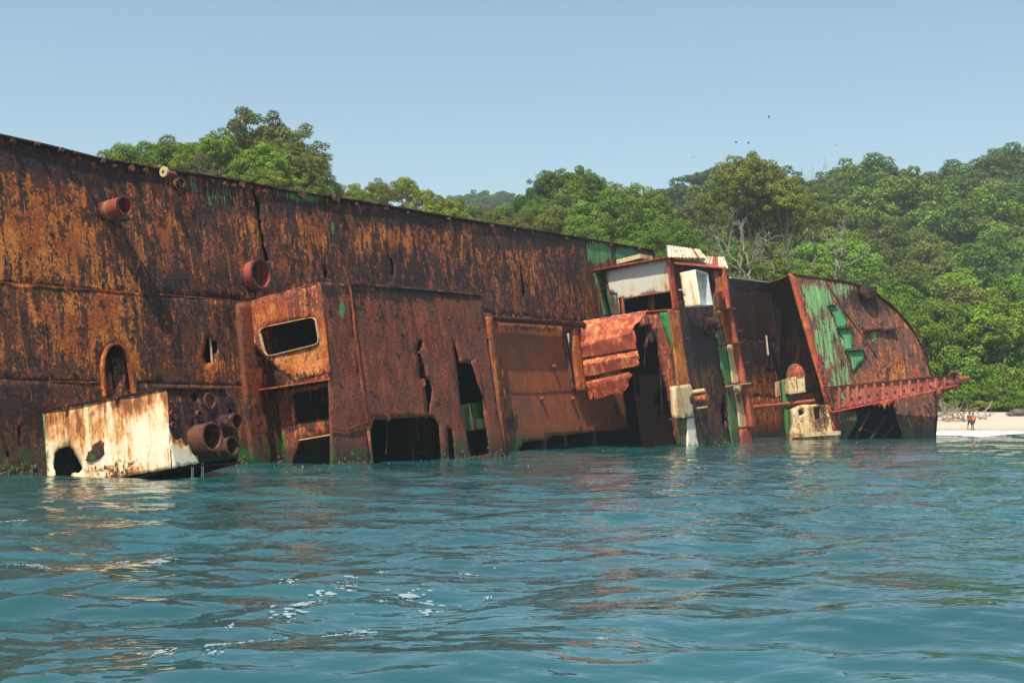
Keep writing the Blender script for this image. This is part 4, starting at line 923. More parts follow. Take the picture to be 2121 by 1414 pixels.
# rim running back along the curved edge
vs = []; fs = []
for i, p in enumerate(outl[:14]):
    w = FF.wpx(*p)
    for dn in (.12, -.3, -3.0, -6.5): vs.append(w + FF.n * dn + (np.array([0, 0, .0])))
for i in range(13):
    for j in range(3): a = i * 4 + j; fs.append((a, a + 4, a + 5, a + 1))
mesh('side_shell', to_local(np.array(vs)), fs, M['hullpaint'], bow)
lst = [bar_mesh(FF.wpx(*outl[i], .06), FF.wpx(*outl[i + 1], .06), .22, .09, FF.n) for i in range(0, 12)]
v, f = join_parts(lst); mesh('edge_lip', to_local(v), f, M['darkwall'], bow)
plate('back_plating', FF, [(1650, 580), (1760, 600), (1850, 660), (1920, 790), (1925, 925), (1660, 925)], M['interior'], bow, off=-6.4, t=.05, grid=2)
for i, (x, y, x2, y2) in enumerate([(1760, 930, 1800, 850), (1790, 930, 1835, 860), (1815, 925, 1850, 880), (1745, 900, 1780, 850), (1765, 880, 1850, 910)]):
    bar('inner_frame', FF.wpx(x, y, -1.2 - .3 * i), FF.wpx(x2, y2, -1.2 - .3 * i), .35, .12, M['greendeck'] if i % 2 == 0 else M['darkwall'], bow)
plate('inner_plate', FF, [(1744, 850), (1774, 850), (1776, 870), (1748, 925), (1738, 925)], M['green'], bow, off=-.5, t=.06, grid=.4)
# side wall of the step, joined to the deck
Pd_t = D.wpx(1594, 585); Pd_b = D.wpx(1630, 915); Pf_t = FF.wpx(1640, 568); Pf_b = FF.wpx(1737, 912)
def loft(name, Lw, Rw, mat, parent, rows=34, cols=12, t=.06, warp=.1, seed=0, brushes=()):
    def samp(P, u_):
        k = u_ * (len(P) - 1); i = min(int(k), len(P) - 2); return P[i] * (1 - (k - i)) + P[i + 1] * (k - i)
    vs = []; nn = np.cross(Rw[0] - Lw[0], Lw[-1] - Lw[0]); nn /= np.linalg.norm(nn)
    if np.dot(nn, CAM - Lw[0]) < 0: nn = -nn
    for i in range(rows + 1):
        l = samp(Lw, i / rows); r = samp(Rw, i / rows)
        for j in range(cols + 1):
            w = warp * math.sin(math.pi * j / cols) * noise.noise(Vector((i * .25, j * .3, seed))); vs.append(l + (r - l) * j / cols + nn * w)
    C_ = cols + 1; fs = [(i * C_ + j, i * C_ + j + 1, (i + 1) * C_ + j + 1, (i + 1) * C_ + j) for i in range(rows) for j in range(cols)]
    W = np.array(vs); return mesh(name, to_local(W), fs, mat, parent, attrs=brush_eval(W, brushes) if brushes else None)
Lw = [D.wpx(*p) for p in ((1594, 585), (1604, 660), (1612, 740), (1620, 830), (1630, 930))]
Rw = [FF.wpx(*p) for p in ((1640, 568), (1662, 640), (1688, 735), (1713, 825), (1739, 925))]
loft('step_wall', Lw, Rw, M['darkwall'], bow, seed=73, brushes=[('dark', 1610, 640, 40, 70, .5), ('hot', 1650, 700, 30, 50, .35), ('hot', 1690, 800, 20, 60, .3)])  # dark brush puts the shade on the upper step wall into its colour
bar('top_rail', D.wpx(1592, 585, .1), FF.wpx(1640, 570, .05), .12, .10, M['redsheet'], bow)
bar('top_rail', D.wpx(1512, 574, .12), D.wpx(1594, 585, .12), .2, .14, M['cream'], bow)
M['rededge'] = rust('red_edge', darkamt=-.1, hotamt=.05, mid=(0.38, 0.05, 0.025), red=(0.48, 0.09, 0.035), off=127, crust=.5)
plate('front_edge', FF, [(1634, 567), (1645, 567), (1668, 640), (1690, 720), (1711, 790), (1729, 860), (1744, 915), (1732, 915), (1716, 860), (1698, 790), (1677, 720), (1654, 640)], M['rededge'], bow, off=.10, t=.16, grid=.35, jag=.015, seed=74, brushes=[('dark', 1705, 800, 30, 90, .5), ('dark', 1725, 860, 30, 60, .4)])
bead(FF, [(1708, 580), (1752, 648), (1790, 702), (1818, 742)], M['darkwall'], bow, off=.06, r=.045, name='doubler_edge')
for (x, y, x2, y2) in ((1716, 633, 1732, 631), (1734, 680, 1766, 678), (1751, 726, 1792, 724)):
    bar('bracket_shelf', FF.wpx(x, y, .25), FF.wpx(x2, y2, .25), .5, .06, M['green'], bow, side=FF.n)
M['green2'] = rust('sheltered_green', darkamt=-.2, hotamt=-.2, paint=(0.055, 0.20, 0.080), paintamt=0.42, off=131, crust=.2, algae=0)
for pts in ([(1716, 634), (1733, 632), (1758, 672), (1750, 678), (1736, 678), (1728, 655)], [(1735, 682), (1765, 680), (1766, 722), (1752, 724), (1748, 700)], [(1753, 728), (1790, 726), (1790, 745), (1776, 758), (1768, 770), (1763, 745)]):
    plate('bracket', FF, pts, M['green2'], bow, off=.16, t=.10, grid=.3, jag=.03, seed=int(pts[0][0]), hjag=0)
plate('bracket_web', FF, [(1757, 660), (1762, 668), (1758, 680), (1753, 690)], M['house_side'], bow, off=.25, t=.08, grid=.3)
# fairlead at the top edge and two rollers
g = part('fairlead', bow)
def lathe(P, axis, prof_, seg=20):
    vs = []; fs = []; a = np.cross(axis, Z3 + .01); a /= np.linalg.norm(a); b_ = np.cross(axis, a)
    for (h, r) in prof_:
        for q in range(seg):
            an = 2 * math.pi * q / seg; vs.append(P + axis * h + (a * math.cos(an) + b_ * math.sin(an)) * r)
    for i in range(len(prof_) - 1):
        for q in range(seg): fs.append((i * seg + q, i * seg + (q + 1) % seg, (i + 1) * seg + (q + 1) % seg, (i + 1) * seg + q))
    fs.append(tuple(range((len(prof_) - 1) * seg, len(prof_) * seg))); fs.append(tuple(reversed(range(seg))))
    return np.array(vs), fs
g.parent = bow
v, f = lathe(FF.wpx(1799, 609, .5), V, [(-.45, .10), (-.42, .55), (.10, .74), (.48, .76), (.52, .66), (.3, .5)], 22)
o = mesh('bollard_head', to_local(v), f, M['darkwall'], bow)
bpy.data.objects.remove(g)
bar('bollard_arm', FF.wpx(1778, 600, .4), FF.wpx(1800, 600, .5), .5, .45, M['darkwall'], bow)
for (x0, x1) in ((1789, 1824), (1827, 1856)):
    p = FF.wpx(x0, 683 if x0 < 1800 else 682, .35); q = FF.wpx(x1, 679, .35); d_ = q - p; L = np.linalg.norm(d_); d_ = d_ / L
    prof_ = []; kk = 9
    for i in range(kk + 1): prof_ += [(L * i / kk, .17 if i % 2 else .23), (L * (i + .5) / kk, .25)]
    v, f = lathe(p, d_, prof_[:-1], 14); mesh('threaded_roller', to_local(v), f, M['pipe'], bow)
# boom: tapering lattice-like girder with flanges, web plates, holes, end plate and spike
bm_ = part('boom')
FBm = Frame(FF.P, FF.e1 * 1.0 + FF.n * 0.10, Z3); OB = 1.0
web = [(1718, 802), (1780, 797), (1880, 787), (1974, 777), (1976, 797), (1890, 818), (1800, 836), (1728, 851)]
whl = []
for (x, y, w, h) in ((1747, 820, 5, 10), (1745, 833, 4, 6), (1761, 815, 3.5, 6), (1777, 812, 3.5, 5), (1778, 826, 4, 6)):
    whl.append([(x + w * math.cos(a), y + h * math.sin(a)) for a in np.linspace(0, 2 * math.pi, 9)[:-1]])
plate('web', FBm, web, M['boom'], bm_, off=OB, t=.06, grid=.3, seed=81, holes=whl, hjag=0, warp=.03, brushes=[('dark', 1725, 825, 12, 30, .8), ('hot', 1840, 810, 50, 20, .2), ('dark', 1930, 795, 40, 20, .3)])
bar('flange', FBm.wpx(1710, 802, OB - .1), FBm.wpx(1976, 776, OB - .1), .55, .09, M['darkwall'], bm_, side=FBm.n)
bar('flange', FBm.wpx(1722, 853, OB - .1), FBm.wpx(1976, 798, OB - .1), .95, .09, M['boom'], bm_, side=FBm.n)
for i in range(13):
    x = 1738 + i * 18.2; yt = np.interp(x, [1712, 1976], [802, 777]); yb = np.interp(x, [1722, 1976], [852, 798])
    bar('web_rib', FBm.wpx(x, yt + 2, OB + .12), FBm.wpx(x - 1, yb - 2, OB + .12), .09, .24, M['boom'], bm_, side=FBm.n)
    p = FBm.wpx(x + 7, (yt + yb) / 2 + 4, OB + .02); tube('rivet', p, p + FBm.n * .05, .10, M['darkwall'], bm_, seg=8)
plate('end_plate', Frame(FBm.wpx(1976, 787, OB), N, V), [(1969, 768), (1984, 770), (1987, 800), (1972, 804)], M['pipe'], bm_, t=.25, grid=.4, seed=82)
bar('end_lug', FBm.wpx(1966, 772, OB), FBm.wpx(1990, 769, OB), .5, .14, M['pipe'], bm_)
bar('end_lug', FBm.wpx(1968, 801, OB), FBm.wpx(1988, 799, OB), .5, .14, M['pipe'], bm_)
v, f = lathe(FBm.wpx(1983, 786, OB), (FBm.wpx(2010, 781, OB) - FBm.wpx(1983, 786, OB)) / np.linalg.norm(FBm.wpx(2010, 781, OB) - FBm.wpx(1983, 786, OB)), [(0, .36), (.5, .24), (.95, .12), (1.0, .16), (1.08, .10)], 10)
mesh('spike', to_local(v), f, M['orange'], bm_)
plate('frayed_edge', FF, [(1808, 832), (1852, 824), (1850, 836), (1846, 832), (1842, 845), (1838, 834), (1832, 848), (1827, 836), (1822, 845), (1817, 834), (1812, 840)], M['orange'], bow, off=.25, t=.04, grid=.3, jag=.03, seed=83)
# hook ring at the stem
lst = []
for a in np.linspace(-.5, 3.9, 9)[:-1]:
    c0 = FF.wpx(1944, 814, 0); p = c0 + hd * math.cos(a) * .38 - Z3 * math.sin(a) * .38; a2 = a + 4.4 / 8
    q = c0 + hd * math.cos(a2) * .38 - Z3 * math.sin(a2) * .38; lst.append(tube_mesh(p, q, .12, seg=8))
v, f = join_parts(lst); mesh('hook', to_local(v), f, M['darkwall'], bow)
bar('hook_stem', FF.wpx(1936, 818), FF.wpx(1948, 808), .2, .2, M['redsheet'], bow)

# ------------------------------------------------------------ fittings in the recess before the bow
rc = part('recess_fittings')
def RF(off): return Frame(FF.P + FF.n * off, FF.e1, FF.e2)
FRc = RF(.5)
tube('cross_pipe', FRc.wpx(1562, 843, -2.5), FRc.wpx(1588, 840, -1.5), .17, M['redpipe'], rc, seg=12); tube('cross_pipe', FRc.wpx(1584, 840.5, -1.6), FRc.wpx(1688, 829), .13, M['redpipe'], rc, seg=12)
plate('green_strip', RF(-.6), [(1620, 786), (1634, 784), (1640, 850), (1646, 915), (1632, 915), (1626, 850)], M['green'], rc, t=.5, grid=.4, seed=91, brushes=[('algae', 1634, 850, 16, 60, .8)])
box_from(RF(.2), [(1633, 782), (1667, 777), (1668, 808), (1635, 813)], 2.5, M['creamruin'], rc, 'locker')
bar('locker_sill', RF(.3).wpx(1633, 815), RF(.3).wpx(1669, 810), .12, .1, M['cream'], rc)
bar('locker_seam', RF(.22).wpx(1650, 782), RF(.22).wpx(1651, 810), .04, .03, M['darkwall'], rc)
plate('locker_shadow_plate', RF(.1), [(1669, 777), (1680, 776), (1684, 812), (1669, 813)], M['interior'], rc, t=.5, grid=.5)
v, f = lathe(RF(-.5).wpx(1649, 781), V, [(-.05, .80), (.3, .78), (.7, .66), (1.0, .42), (1.14, .1)], 18); mesh('domed_cover', to_local(v), f, M['house_side'], rc)
ru = RF(.55)
plate('ruined_box', ru, [(1641, 846), (1662, 838), (1682, 838), (1712, 838), (1724, 852), (1732, 888), (1738, 900), (1738, 925), (1640, 928), (1645, 880)], M['creamruin'], rc, t=.8, grid=.25, jag=.05, warp=.15, wscale=1.2, seed=92,
      holes=[[(1684, 842), (1700, 842), (1703, 868), (1688, 868)], [(1652, 850), (1664, 846), (1668, 856), (1655, 862)]], brushes=[('hot', 1660, 875, 22, 20, -.35), ('hot', 1700, 860, 20, 40, .5), ('dark', 1705, 860, 14, 30, .6)])
bar('box_ledge', RF(.9).wpx(1638, 902), RF(.9).wpx(1738, 896), .5, .3, M['creamruin'], rc)
plate('post', RF(.7), [(1714, 838), (1721, 838), (1733, 892), (1727, 892)], M['redsheet'], rc, t=.2, grid=.3)
plate('side_sheet', RF(.45), [(1700, 838), (1716, 838), (1730, 890), (1712, 890)], M['house'], rc, t=.2, grid=.3)
bar('blue_streaked_rod', FN(.2).wpx(1587, 695), FN(.2).wpx(1591, 735), .12, .10, M['greywhite'], rc)
bar('ladder_rung', FN(.25).wpx(1580, 738), FN(.25).wpx(1610, 738), .06, .07, M['pipe'], rc)

# water dribbling from the white box
lst = []
for x, y0, y1 in ((397, 961, 984), (400, 961, 982), (418, 958, 985), (421, 958, 983)):
    p = FW.wpx(x, y0, -.1); q = FW.wpx(x, y0, -.1) * 1.0; q = np.array([p[0], p[1], 0.0]); lst.append(tube_mesh(q, p, .012, seg=5))
v, f = join_parts(lst); mm, nt, nd, lk, b = new_mat('falling_water'); b.inputs['Base Color'].default_value = (.7, .8, .82, 1); b.inputs['Roughness'].default_value = .1
mesh('water_dribble', v, f, mm, None, kind='stuff', label='thin streams of water running off the white deckhouse')

# ================================================================== FOAM
m, nt, nd, lk, b = new_mat('foam'); B = NB(nt)
pos = nd.new('ShaderNodeNewGeometry').outputs['Position']
b.inputs['Base Color'].default_value = (.24, .31, .34, 1); b.inputs['Roughness'].default_value = .6
lace = B.math('ADD', B.math('MULTIPLY', B.noise(pos, 22, 5, .7), 1.1), B.math('MULTIPLY', B.voro(pos, 16), .35))
lk.new(B.ss(B.math('ADD', B.math('MULTIPLY', B.attr('dens'), 1.1), B.math('SUBTRACT', lace, 1.0)), .0, .50), b.inputs['Alpha'])
lk.new(B.bump(lace, .6, .02), b.inputs['Normal']); M['foam'] = m
m, nt, nd, lk, b = new_mat('surf_foam'); B = NB(nt)
pos = nd.new('ShaderNodeNewGeometry').outputs['Position']
b.inputs['Base Color'].default_value = (.80, .84, .86, 1); b.inputs['Roughness'].default_value = .7
fa = B.math('ADD', B.attr('dens'), B.math('MULTIPLY', B.math('SUBTRACT', B.noise(B.mapping(pos, (.6, 1.3, 1)), 1.3, 7, .7), .5), 2.2))
lk.new(B.ss(fa, .35, .6), b.inputs['Alpha']); lk.new(B.bump(B.noise(pos, 5, 5, .7), .6, .05), b.inputs['Normal']); M['surf'] = m
FD = []
def foam_disc(cx, cy, rx, ry, r, ang, dome=1.0):
    n = 22; vs = []; fs = []
    rad = [1 + .8 * noise.noise(Vector((math.cos(a) * 1.0 + cx, math.sin(a) * 1.0 + cy, 3.3))) for a in np.linspace(0, 6.283, n, endpoint=False)]
    for ring, k_, dz in ((0, 1.0, .004), (1, .75, .022), (2, .3, .03)):
        for i, a in enumerate(np.linspace(0, 6.283, n, endpoint=False)):
            x = math.cos(a) * rx * rad[i] * k_; y = math.sin(a) * ry * rad[i] * k_
            X = cx + x * math.cos(ang) - y * math.sin(ang); Y = cy + x * math.sin(ang) + y * math.cos(ang)
            vs.append((X, Y, float(sea_z(X, Y)) + dz * dome)); FD.append({0: .05, 1: .45, 2: 1.0}[ring] * (1 if dome > .9 else 1.6))
    for q in range(2):
        for i in range(n): fs.append((q * n + i, q * n + (i + 1) % n, (q + 1) * n + (i + 1) % n, (q + 1) * n + i))
    fs.append(tuple(range(2 * n, 3 * n))); return np.array(vs), fs
big_f = [(603, 1218, 18), (684, 1226, 26), (722, 1216, 18), (840, 1224, 34), (885, 1235, 28), (968, 1246, 16), (620, 1261, 34), (597, 1274, 26), (790, 1252, 12), (745, 1295, 18), (702, 1309, 22), (732, 1312, 26), (545, 1325, 34), (438, 1356, 22), (335, 1366, 22), (440, 1374, 14),
         (75, 1180, 18), (20, 1175, 16), (65, 1168, 10), (15, 1086, 16), (48, 1087, 10), (335, 1170, 20), (724, 1201, 12), (790, 1194, 10), (970, 1190, 14), (882, 1270, 20), (1010, 1221, 9), (1245, 1330, 8), (480, 1300, 10), (250, 1170, 10), (36, 1085, 12)]
fr_ = random.Random(4); lst = []
for (x, y, w) in big_f:
    p = on_water(x, y + 0.0); k_ = w / F * p[1]
    lst.append(foam_disc(p[0], p[1], k_ * .62, k_ * fr_.uniform(.5, .9), fr_, fr_.uniform(-.3, .3)))
    for q in range(9):
        a_ = fr_.uniform(0, 6.28); d_ = k_ * fr_.uniform(.5, 1.7); kk = k_ * fr_.uniform(.06, .30)
        lst.append(foam_disc(p[0] + math.cos(a_) * d_, p[1] + math.sin(a_) * d_ * 1.4, kk * 1.3, kk, fr_, 0))
v, f = join_parts(lst); mesh('foam_patches', v, f, M['foam'], None, True, attrs={'dens': FD}, kind='stuff', label='white foam patches floating on the near water')
lst = []; FD = []
for i in range(410):
    if i < 230: x = fr_.uniform(20, 1940); y = np.interp(x, [0, 600, 770, 1045, 1400, 1740, 1940], [992, 962, 966, 940, 920, 912, 911]) + abs(fr_.gauss(0, 9)) ; w = fr_.uniform(.4, 1.5)
    elif i < 380: x = fr_.uniform(770, 1500); y = fr_.uniform(935, 975); w = fr_.uniform(.4, 1.3)
    else: x = fr_.uniform(0, 1400); y = fr_.uniform(1080, 1370); w = fr_.uniform(.6, 1.8)
    p = on_water(x, y); k_ = w / F * p[1]; lst.append(foam_disc(p[0], p[1], k_ * 1.3, k_ * 2.2, fr_, 0, .35))
v, f = join_parts(lst); mesh('foam_flecks', v, f, M['foam'], None, True, attrs={'dens': FD}, kind='stuff', label='small white flecks of spray and foam along the wreck')
# surf along the beach and choppy foam right of the bow
xs = np.linspace(34, 85, 220); dsv = np.linspace(-22, 3.5, 60); XS, DS = np.meshgrid(xs, dsv, indexing='ij'); YS = shore(XS) + DS
nzv = np.vectorize(lambda x, y: noise.noise(Vector((x * .18, y * .35, 1.5))))(XS, YS)
dens = 1.6 * np.exp(-((DS + 1.6 + 2.2 * nzv) / 3.4) ** 2) + .55 * np.exp(-((DS + 11 + 2 * nzv) / 3.0) ** 2) * sstep(XS, 28, 40) * (.5 + nzv) + .1
dens *= sstep(XS, 34, 39) * sstep(DS, -22, -17) * (1 - sstep(DS, 2.3, 3.4))
ZS = np.maximum(sea_z(XS, YS, 1.0), ground(XS, YS)) + .10 + .16 * np.exp(-((DS + .8) / 1.8) ** 2) * (1 + nzv)
ii = np.arange(XS.size).reshape(XS.shape); fq = np.stack([ii[:-1, :-1], ii[1:, :-1], ii[1:, 1:], ii[:-1, 1:]], -1).reshape(-1, 4)
mesh('surf', np.stack([XS, YS, ZS], -1).reshape(-1, 3), fq, M['surf'], None, True, attrs={'dens': dens.ravel()}, kind='stuff', label='white surf breaking along the sandy beach')

# ================================================================== TREES
m, nt, nd, lk, b = new_mat('foliage'); B = NB(nt)
oi = nd.new('ShaderNodeObjectInfo'); tn = nd.new('ShaderNodeAttribute'); tn.attribute_name = 'tint'
hv = nd.new('ShaderNodeHueSaturation'); lk.new(oi.outputs['Color'], hv.inputs['Color'])
lk.new(B.ss(tn.outputs['Fac'], 0, 1, .485, .515), hv.inputs['Hue']); lk.new(B.math('ADD', B.math('MULTIPLY', tn.outputs['Fac'], .95), .66), hv.inputs['Value'])
df = nd.new('ShaderNodeBsdfDiffuse'); tr = nd.new('ShaderNodeBsdfTranslucent'); gl = nd.new('ShaderNodeBsdfGlossy'); gl.inputs['Roughness'].default_value = .45
lk.new(hv.outputs[0], df.inputs['Color']); lk.new(B.mix(.6, hv.outputs[0], (0.10, 0.14, 0.01)), tr.inputs['Color'])
mx = nd.new('ShaderNodeMixShader'); mx.inputs[0].default_value = .30; lk.new(df.outputs[0], mx.inputs[1]); lk.new(tr.outputs[0], mx.inputs[2])
mx2 = nd.new('ShaderNodeMixShader'); mx2.inputs[0].default_value = .012; lk.new(mx.outputs[0], mx2.inputs[1]); lk.new(gl.outputs[0], mx2.inputs[2])
lk.new(mx2.outputs[0], nd['Material Output'].inputs['Surface']); M['leaf'] = m

def crown_mesh(seed, nleaf, leaf, kind='round'):
    """unit crown: clumps of leaf-sized faces scattered over an uneven, gapped volume. Returns mesh and clump centres"""
    r = np.random.default_rng(seed)
    ncl = {'round': 62, 'big': 150, 'airy': 60, 'shrub': 60, 'far': 38}[kind]
    C_ = []; R_ = []
    tries = 0
    while len(C_) < ncl and tries < 5000:
        tries += 1
        d = r.normal(size=3); d /= np.linalg.norm(d)
        rad = r.uniform(.55, 1.0) if kind != 'airy' else r.uniform(.4, 1.05)
        if d[2] < -.25: continue
        p = d * rad
        if kind in ('round', 'airy', 'far', 'big'): p[2] = p[2] * .95
        if kind == 'shrub': p[2] = abs(p[2]) * .98 - .15 if r.random() < .6 else r.uniform(-.7, .4)
        cr = {'big': r.uniform(.08, .20), 'airy': r.uniform(.09, .20)}.get(kind, r.uniform(.13, .28))
        lob = 1 + .38 * noise.noise(Vector((*(d * 1.4),)) + Vector((seed * 1.7, 0, 0)))
        p = p * lob
        if any(np.linalg.norm(p - q) < .55 * (cr + s_) for q, s_ in zip(C_, R_)): continue
        C_.append(p); R_.append(cr)
    C_ = np.array(C_); R_ = np.array(R_)
    w = R_ ** 2; w /= w.sum(); cid = r.choice(len(C_), nleaf, p=w)
    d = r.normal(size=(nleaf, 3)); d[:, 2] += .35; d /= np.linalg.norm(d, axis=1)[:, None]
    rr_ = R_[cid] * r.uniform(.55, 1.05, nleaf) ** .6
    # sub-clumps give each clump a broken edge
    sub = np.array([1 + .35 * noise.noise(Vector((*(d[i] * 2.6 + cid[i] * 1.3),))) for i in range(nleaf)])
    P = C_[cid] + d * (rr_ * sub)[:, None] * np.array([1.15, 1.15, .78])
    nrm = d * .7 + r.normal(size=(nleaf, 3)) * .55 + np.array([0, -.15, .85]); nrm /= np.linalg.norm(nrm, axis=1)[:, None]
    t1 = np.cross(nrm, r.normal(size=(nleaf, 3))); t1 /= np.linalg.norm(t1, axis=1)[:, None]; t2 = np.cross(nrm, t1)
    L = leaf * r.uniform(.6, 1.35, nleaf)[:, None]
    vs = np.empty((nleaf, 4, 3)); vs[:, 0] = P - t1 * L; vs[:, 1] = P + t2 * L * .45 + nrm * L * .12; vs[:, 2] = P + t1 * L; vs[:, 3] = P - t2 * L * .45 + nrm * L * .12
    tint_c = r.uniform(.15, .8, len(C_)); tint = np.clip(tint_c[cid] + r.uniform(-.28, .28, nleaf), 0, 1)
    o = mesh('crown_proto', vs.reshape(-1, 3), np.arange(nleaf * 4).reshape(-1, 4), M['leaf'], attrs={'tint': np.repeat(tint, 4)})
    me = o.data; bpy.data.objects.remove(o); return me, C_, R_
def limb(p, q, r0, r1, r, n=5, seg=5, wob=.12):
    """bent tapering branch -> verts, faces"""
    p = np.asarray(p, float); q = np.asarray(q, float); L = np.linalg.norm(q - p); lst = []; pts = [p]
    for i in range(1, n): t = i / n; pts.append(p + (q - p) * t + r.normal(size=3) * wob * L * .5 * math.sin(math.pi * t) + np.array([0, 0, .10 * L * math.sin(math.pi * t)]))
    pts.append(q); vs = []; fs = []
    for i, c in enumerate(pts):
        d = pts[min(i + 1, n)] - pts[max(i - 1, 0)]; d /= np.linalg.norm(d) + 1e-9
        a = np.cross(d, [.3, .2, .9]); a /= np.linalg.norm(a) + 1e-9; b_ = np.cross(d, a); R = r0 + (r1 - r0) * i / n
        for j in range(seg): an = 2 * math.pi * j / seg; vs.append(c + (a * math.cos(an) + b_ * math.sin(an)) * R)
        if i:
            for j in range(seg): fs.append(((i - 1) * seg + j, (i - 1) * seg + (j + 1) % seg, i * seg + (j + 1) % seg, i * seg + j))
    return (np.array(vs), fs), pts
def trunk_mesh(seed, C_, R_, depth=2.2, zc=0.0, thick=.055):
    """unit trunk: root at z=-depth, forks towards the clumps of the crown"""
    r = np.random.default_rng(seed); lst = []
    fork = np.array([r.uniform(-.1, .1), r.uniform(-.1, .1), -.95]); base = np.array([0, 0, -depth])
    l, _ = limb(base, fork, thick * 1.25, thick * .8, r, seg=8, wob=.08); lst.append(l)
    mains = []
    for i in range(5):
        a = 2 * math.pi * (i + r.uniform(0, .6)) / 5; q = np.array([math.cos(a) * .5, math.sin(a) * .5, r.uniform(-.2, .35)])
        l, pt = limb(fork, q, thick * .6, thick * .25, r, seg=6, wob=.16); lst.append(l); mains.append(pt)
    allp = np.array([p for pt in mains for p in pt[2:]])
    for c in C_:
        k_ = np.argmin(np.linalg.norm(allp - c, axis=1)); l, _ = limb(allp[k_], c, thick * .22, thick * .06, r, n=3, seg=4); lst.append(l)
    v, f = join_parts(lst); o = mesh('trunk_proto', v, f, M['bark']); me = o.data; bpy.data.objects.remove(o); return me
VAR = {}
def mkvar(kind, seeds, nleaf, leaf, depth):
    VAR[kind] = []
    for s in seeds:
        me, C_, R_ = crown_mesh(s, nleaf, leaf, kind); VAR[kind].append((me, trunk_mesh(s, C_, R_, 4.5)))
mkvar('big', [1, 2, 3, 4], 26000, .032, 2.2)
mkvar('round', [11, 12, 13, 14], 20000, .036, 2.0)
mkvar('airy', [21, 22], 9000, .036, 2.4)
mkvar('shrub', [31, 32, 33], 18000, .042, 1.2)
mkvar('far', [41, 42, 43], 7000, .055, 1.6)
COLS = {'mid green': (0.130, 0.198, 0.024), 'bright green': (0.145, 0.245, 0.018), 'yellow green': (0.205, 0.255, 0.024), 'dark green': (0.085, 0.142, 0.026), 'olive green': (0.150, 0.175, 0.034), 'grey green': (0.15, 0.165, 0.07)}
used_labels = {}
tr_r = random.Random(21)
def tree(px, ytop, wpx, Yd, kind, colr, label, group, ground_low=False, hscale=1.1, cat='tree'):
    X = (px - CX) / F * Yd; zt = CAMH + (HOR - ytop) / F * Yd; zg = float(ground(X, Yd)) - .1
    R = wpx / 2 / F * Yd; H_ = zt - zg
    return tree_at(X, Yd, zg, R, zt, kind, colr, label, group, hscale, cat)
def tree_at(X, Yd, zg, R, zt, kind, colr, label, group, hscale=.85, cat='tree'):
    H_ = max(zt - zg, 1.5); rz = min(R * hscale, H_ * .62); cz = zt - zg - rz * 1.02
    me, tm = VAR[kind][tr_r.randrange(len(VAR[kind]))]
    nm_ = 'shrub' if cat == 'shrub' else 'tree'
    o = empty(nm_, (X, Yd, zg), label=label, cat=cat, group=group); o.rotation_euler.z = tr_r.uniform(0, 6.28)
    c = bpy.data.objects.new('crown', me); COL.objects.link(c); c.parent = o; c.location = (0, 0, cz); c.scale = (R, R * tr_r.uniform(.9, 1.1), rz)
    base = COLS[colr]; j = tr_r.uniform(.85, 1.2); c.color = (base[0] * j * tr_r.uniform(.88, 1.15), base[1] * j, base[2] * j, 1)
    t = bpy.data.objects.new('trunk', tm); COL.objects.link(t); t.parent = o
    dep = {'big': 2.2, 'round': 2.0, 'airy': 2.4, 'shrub': 1.2, 'far': 1.6}[kind]; t.location = (0, 0, cz); t.scale = (R, R, rz)
    return o
GL = 'trees rising behind the left half of the wreck'
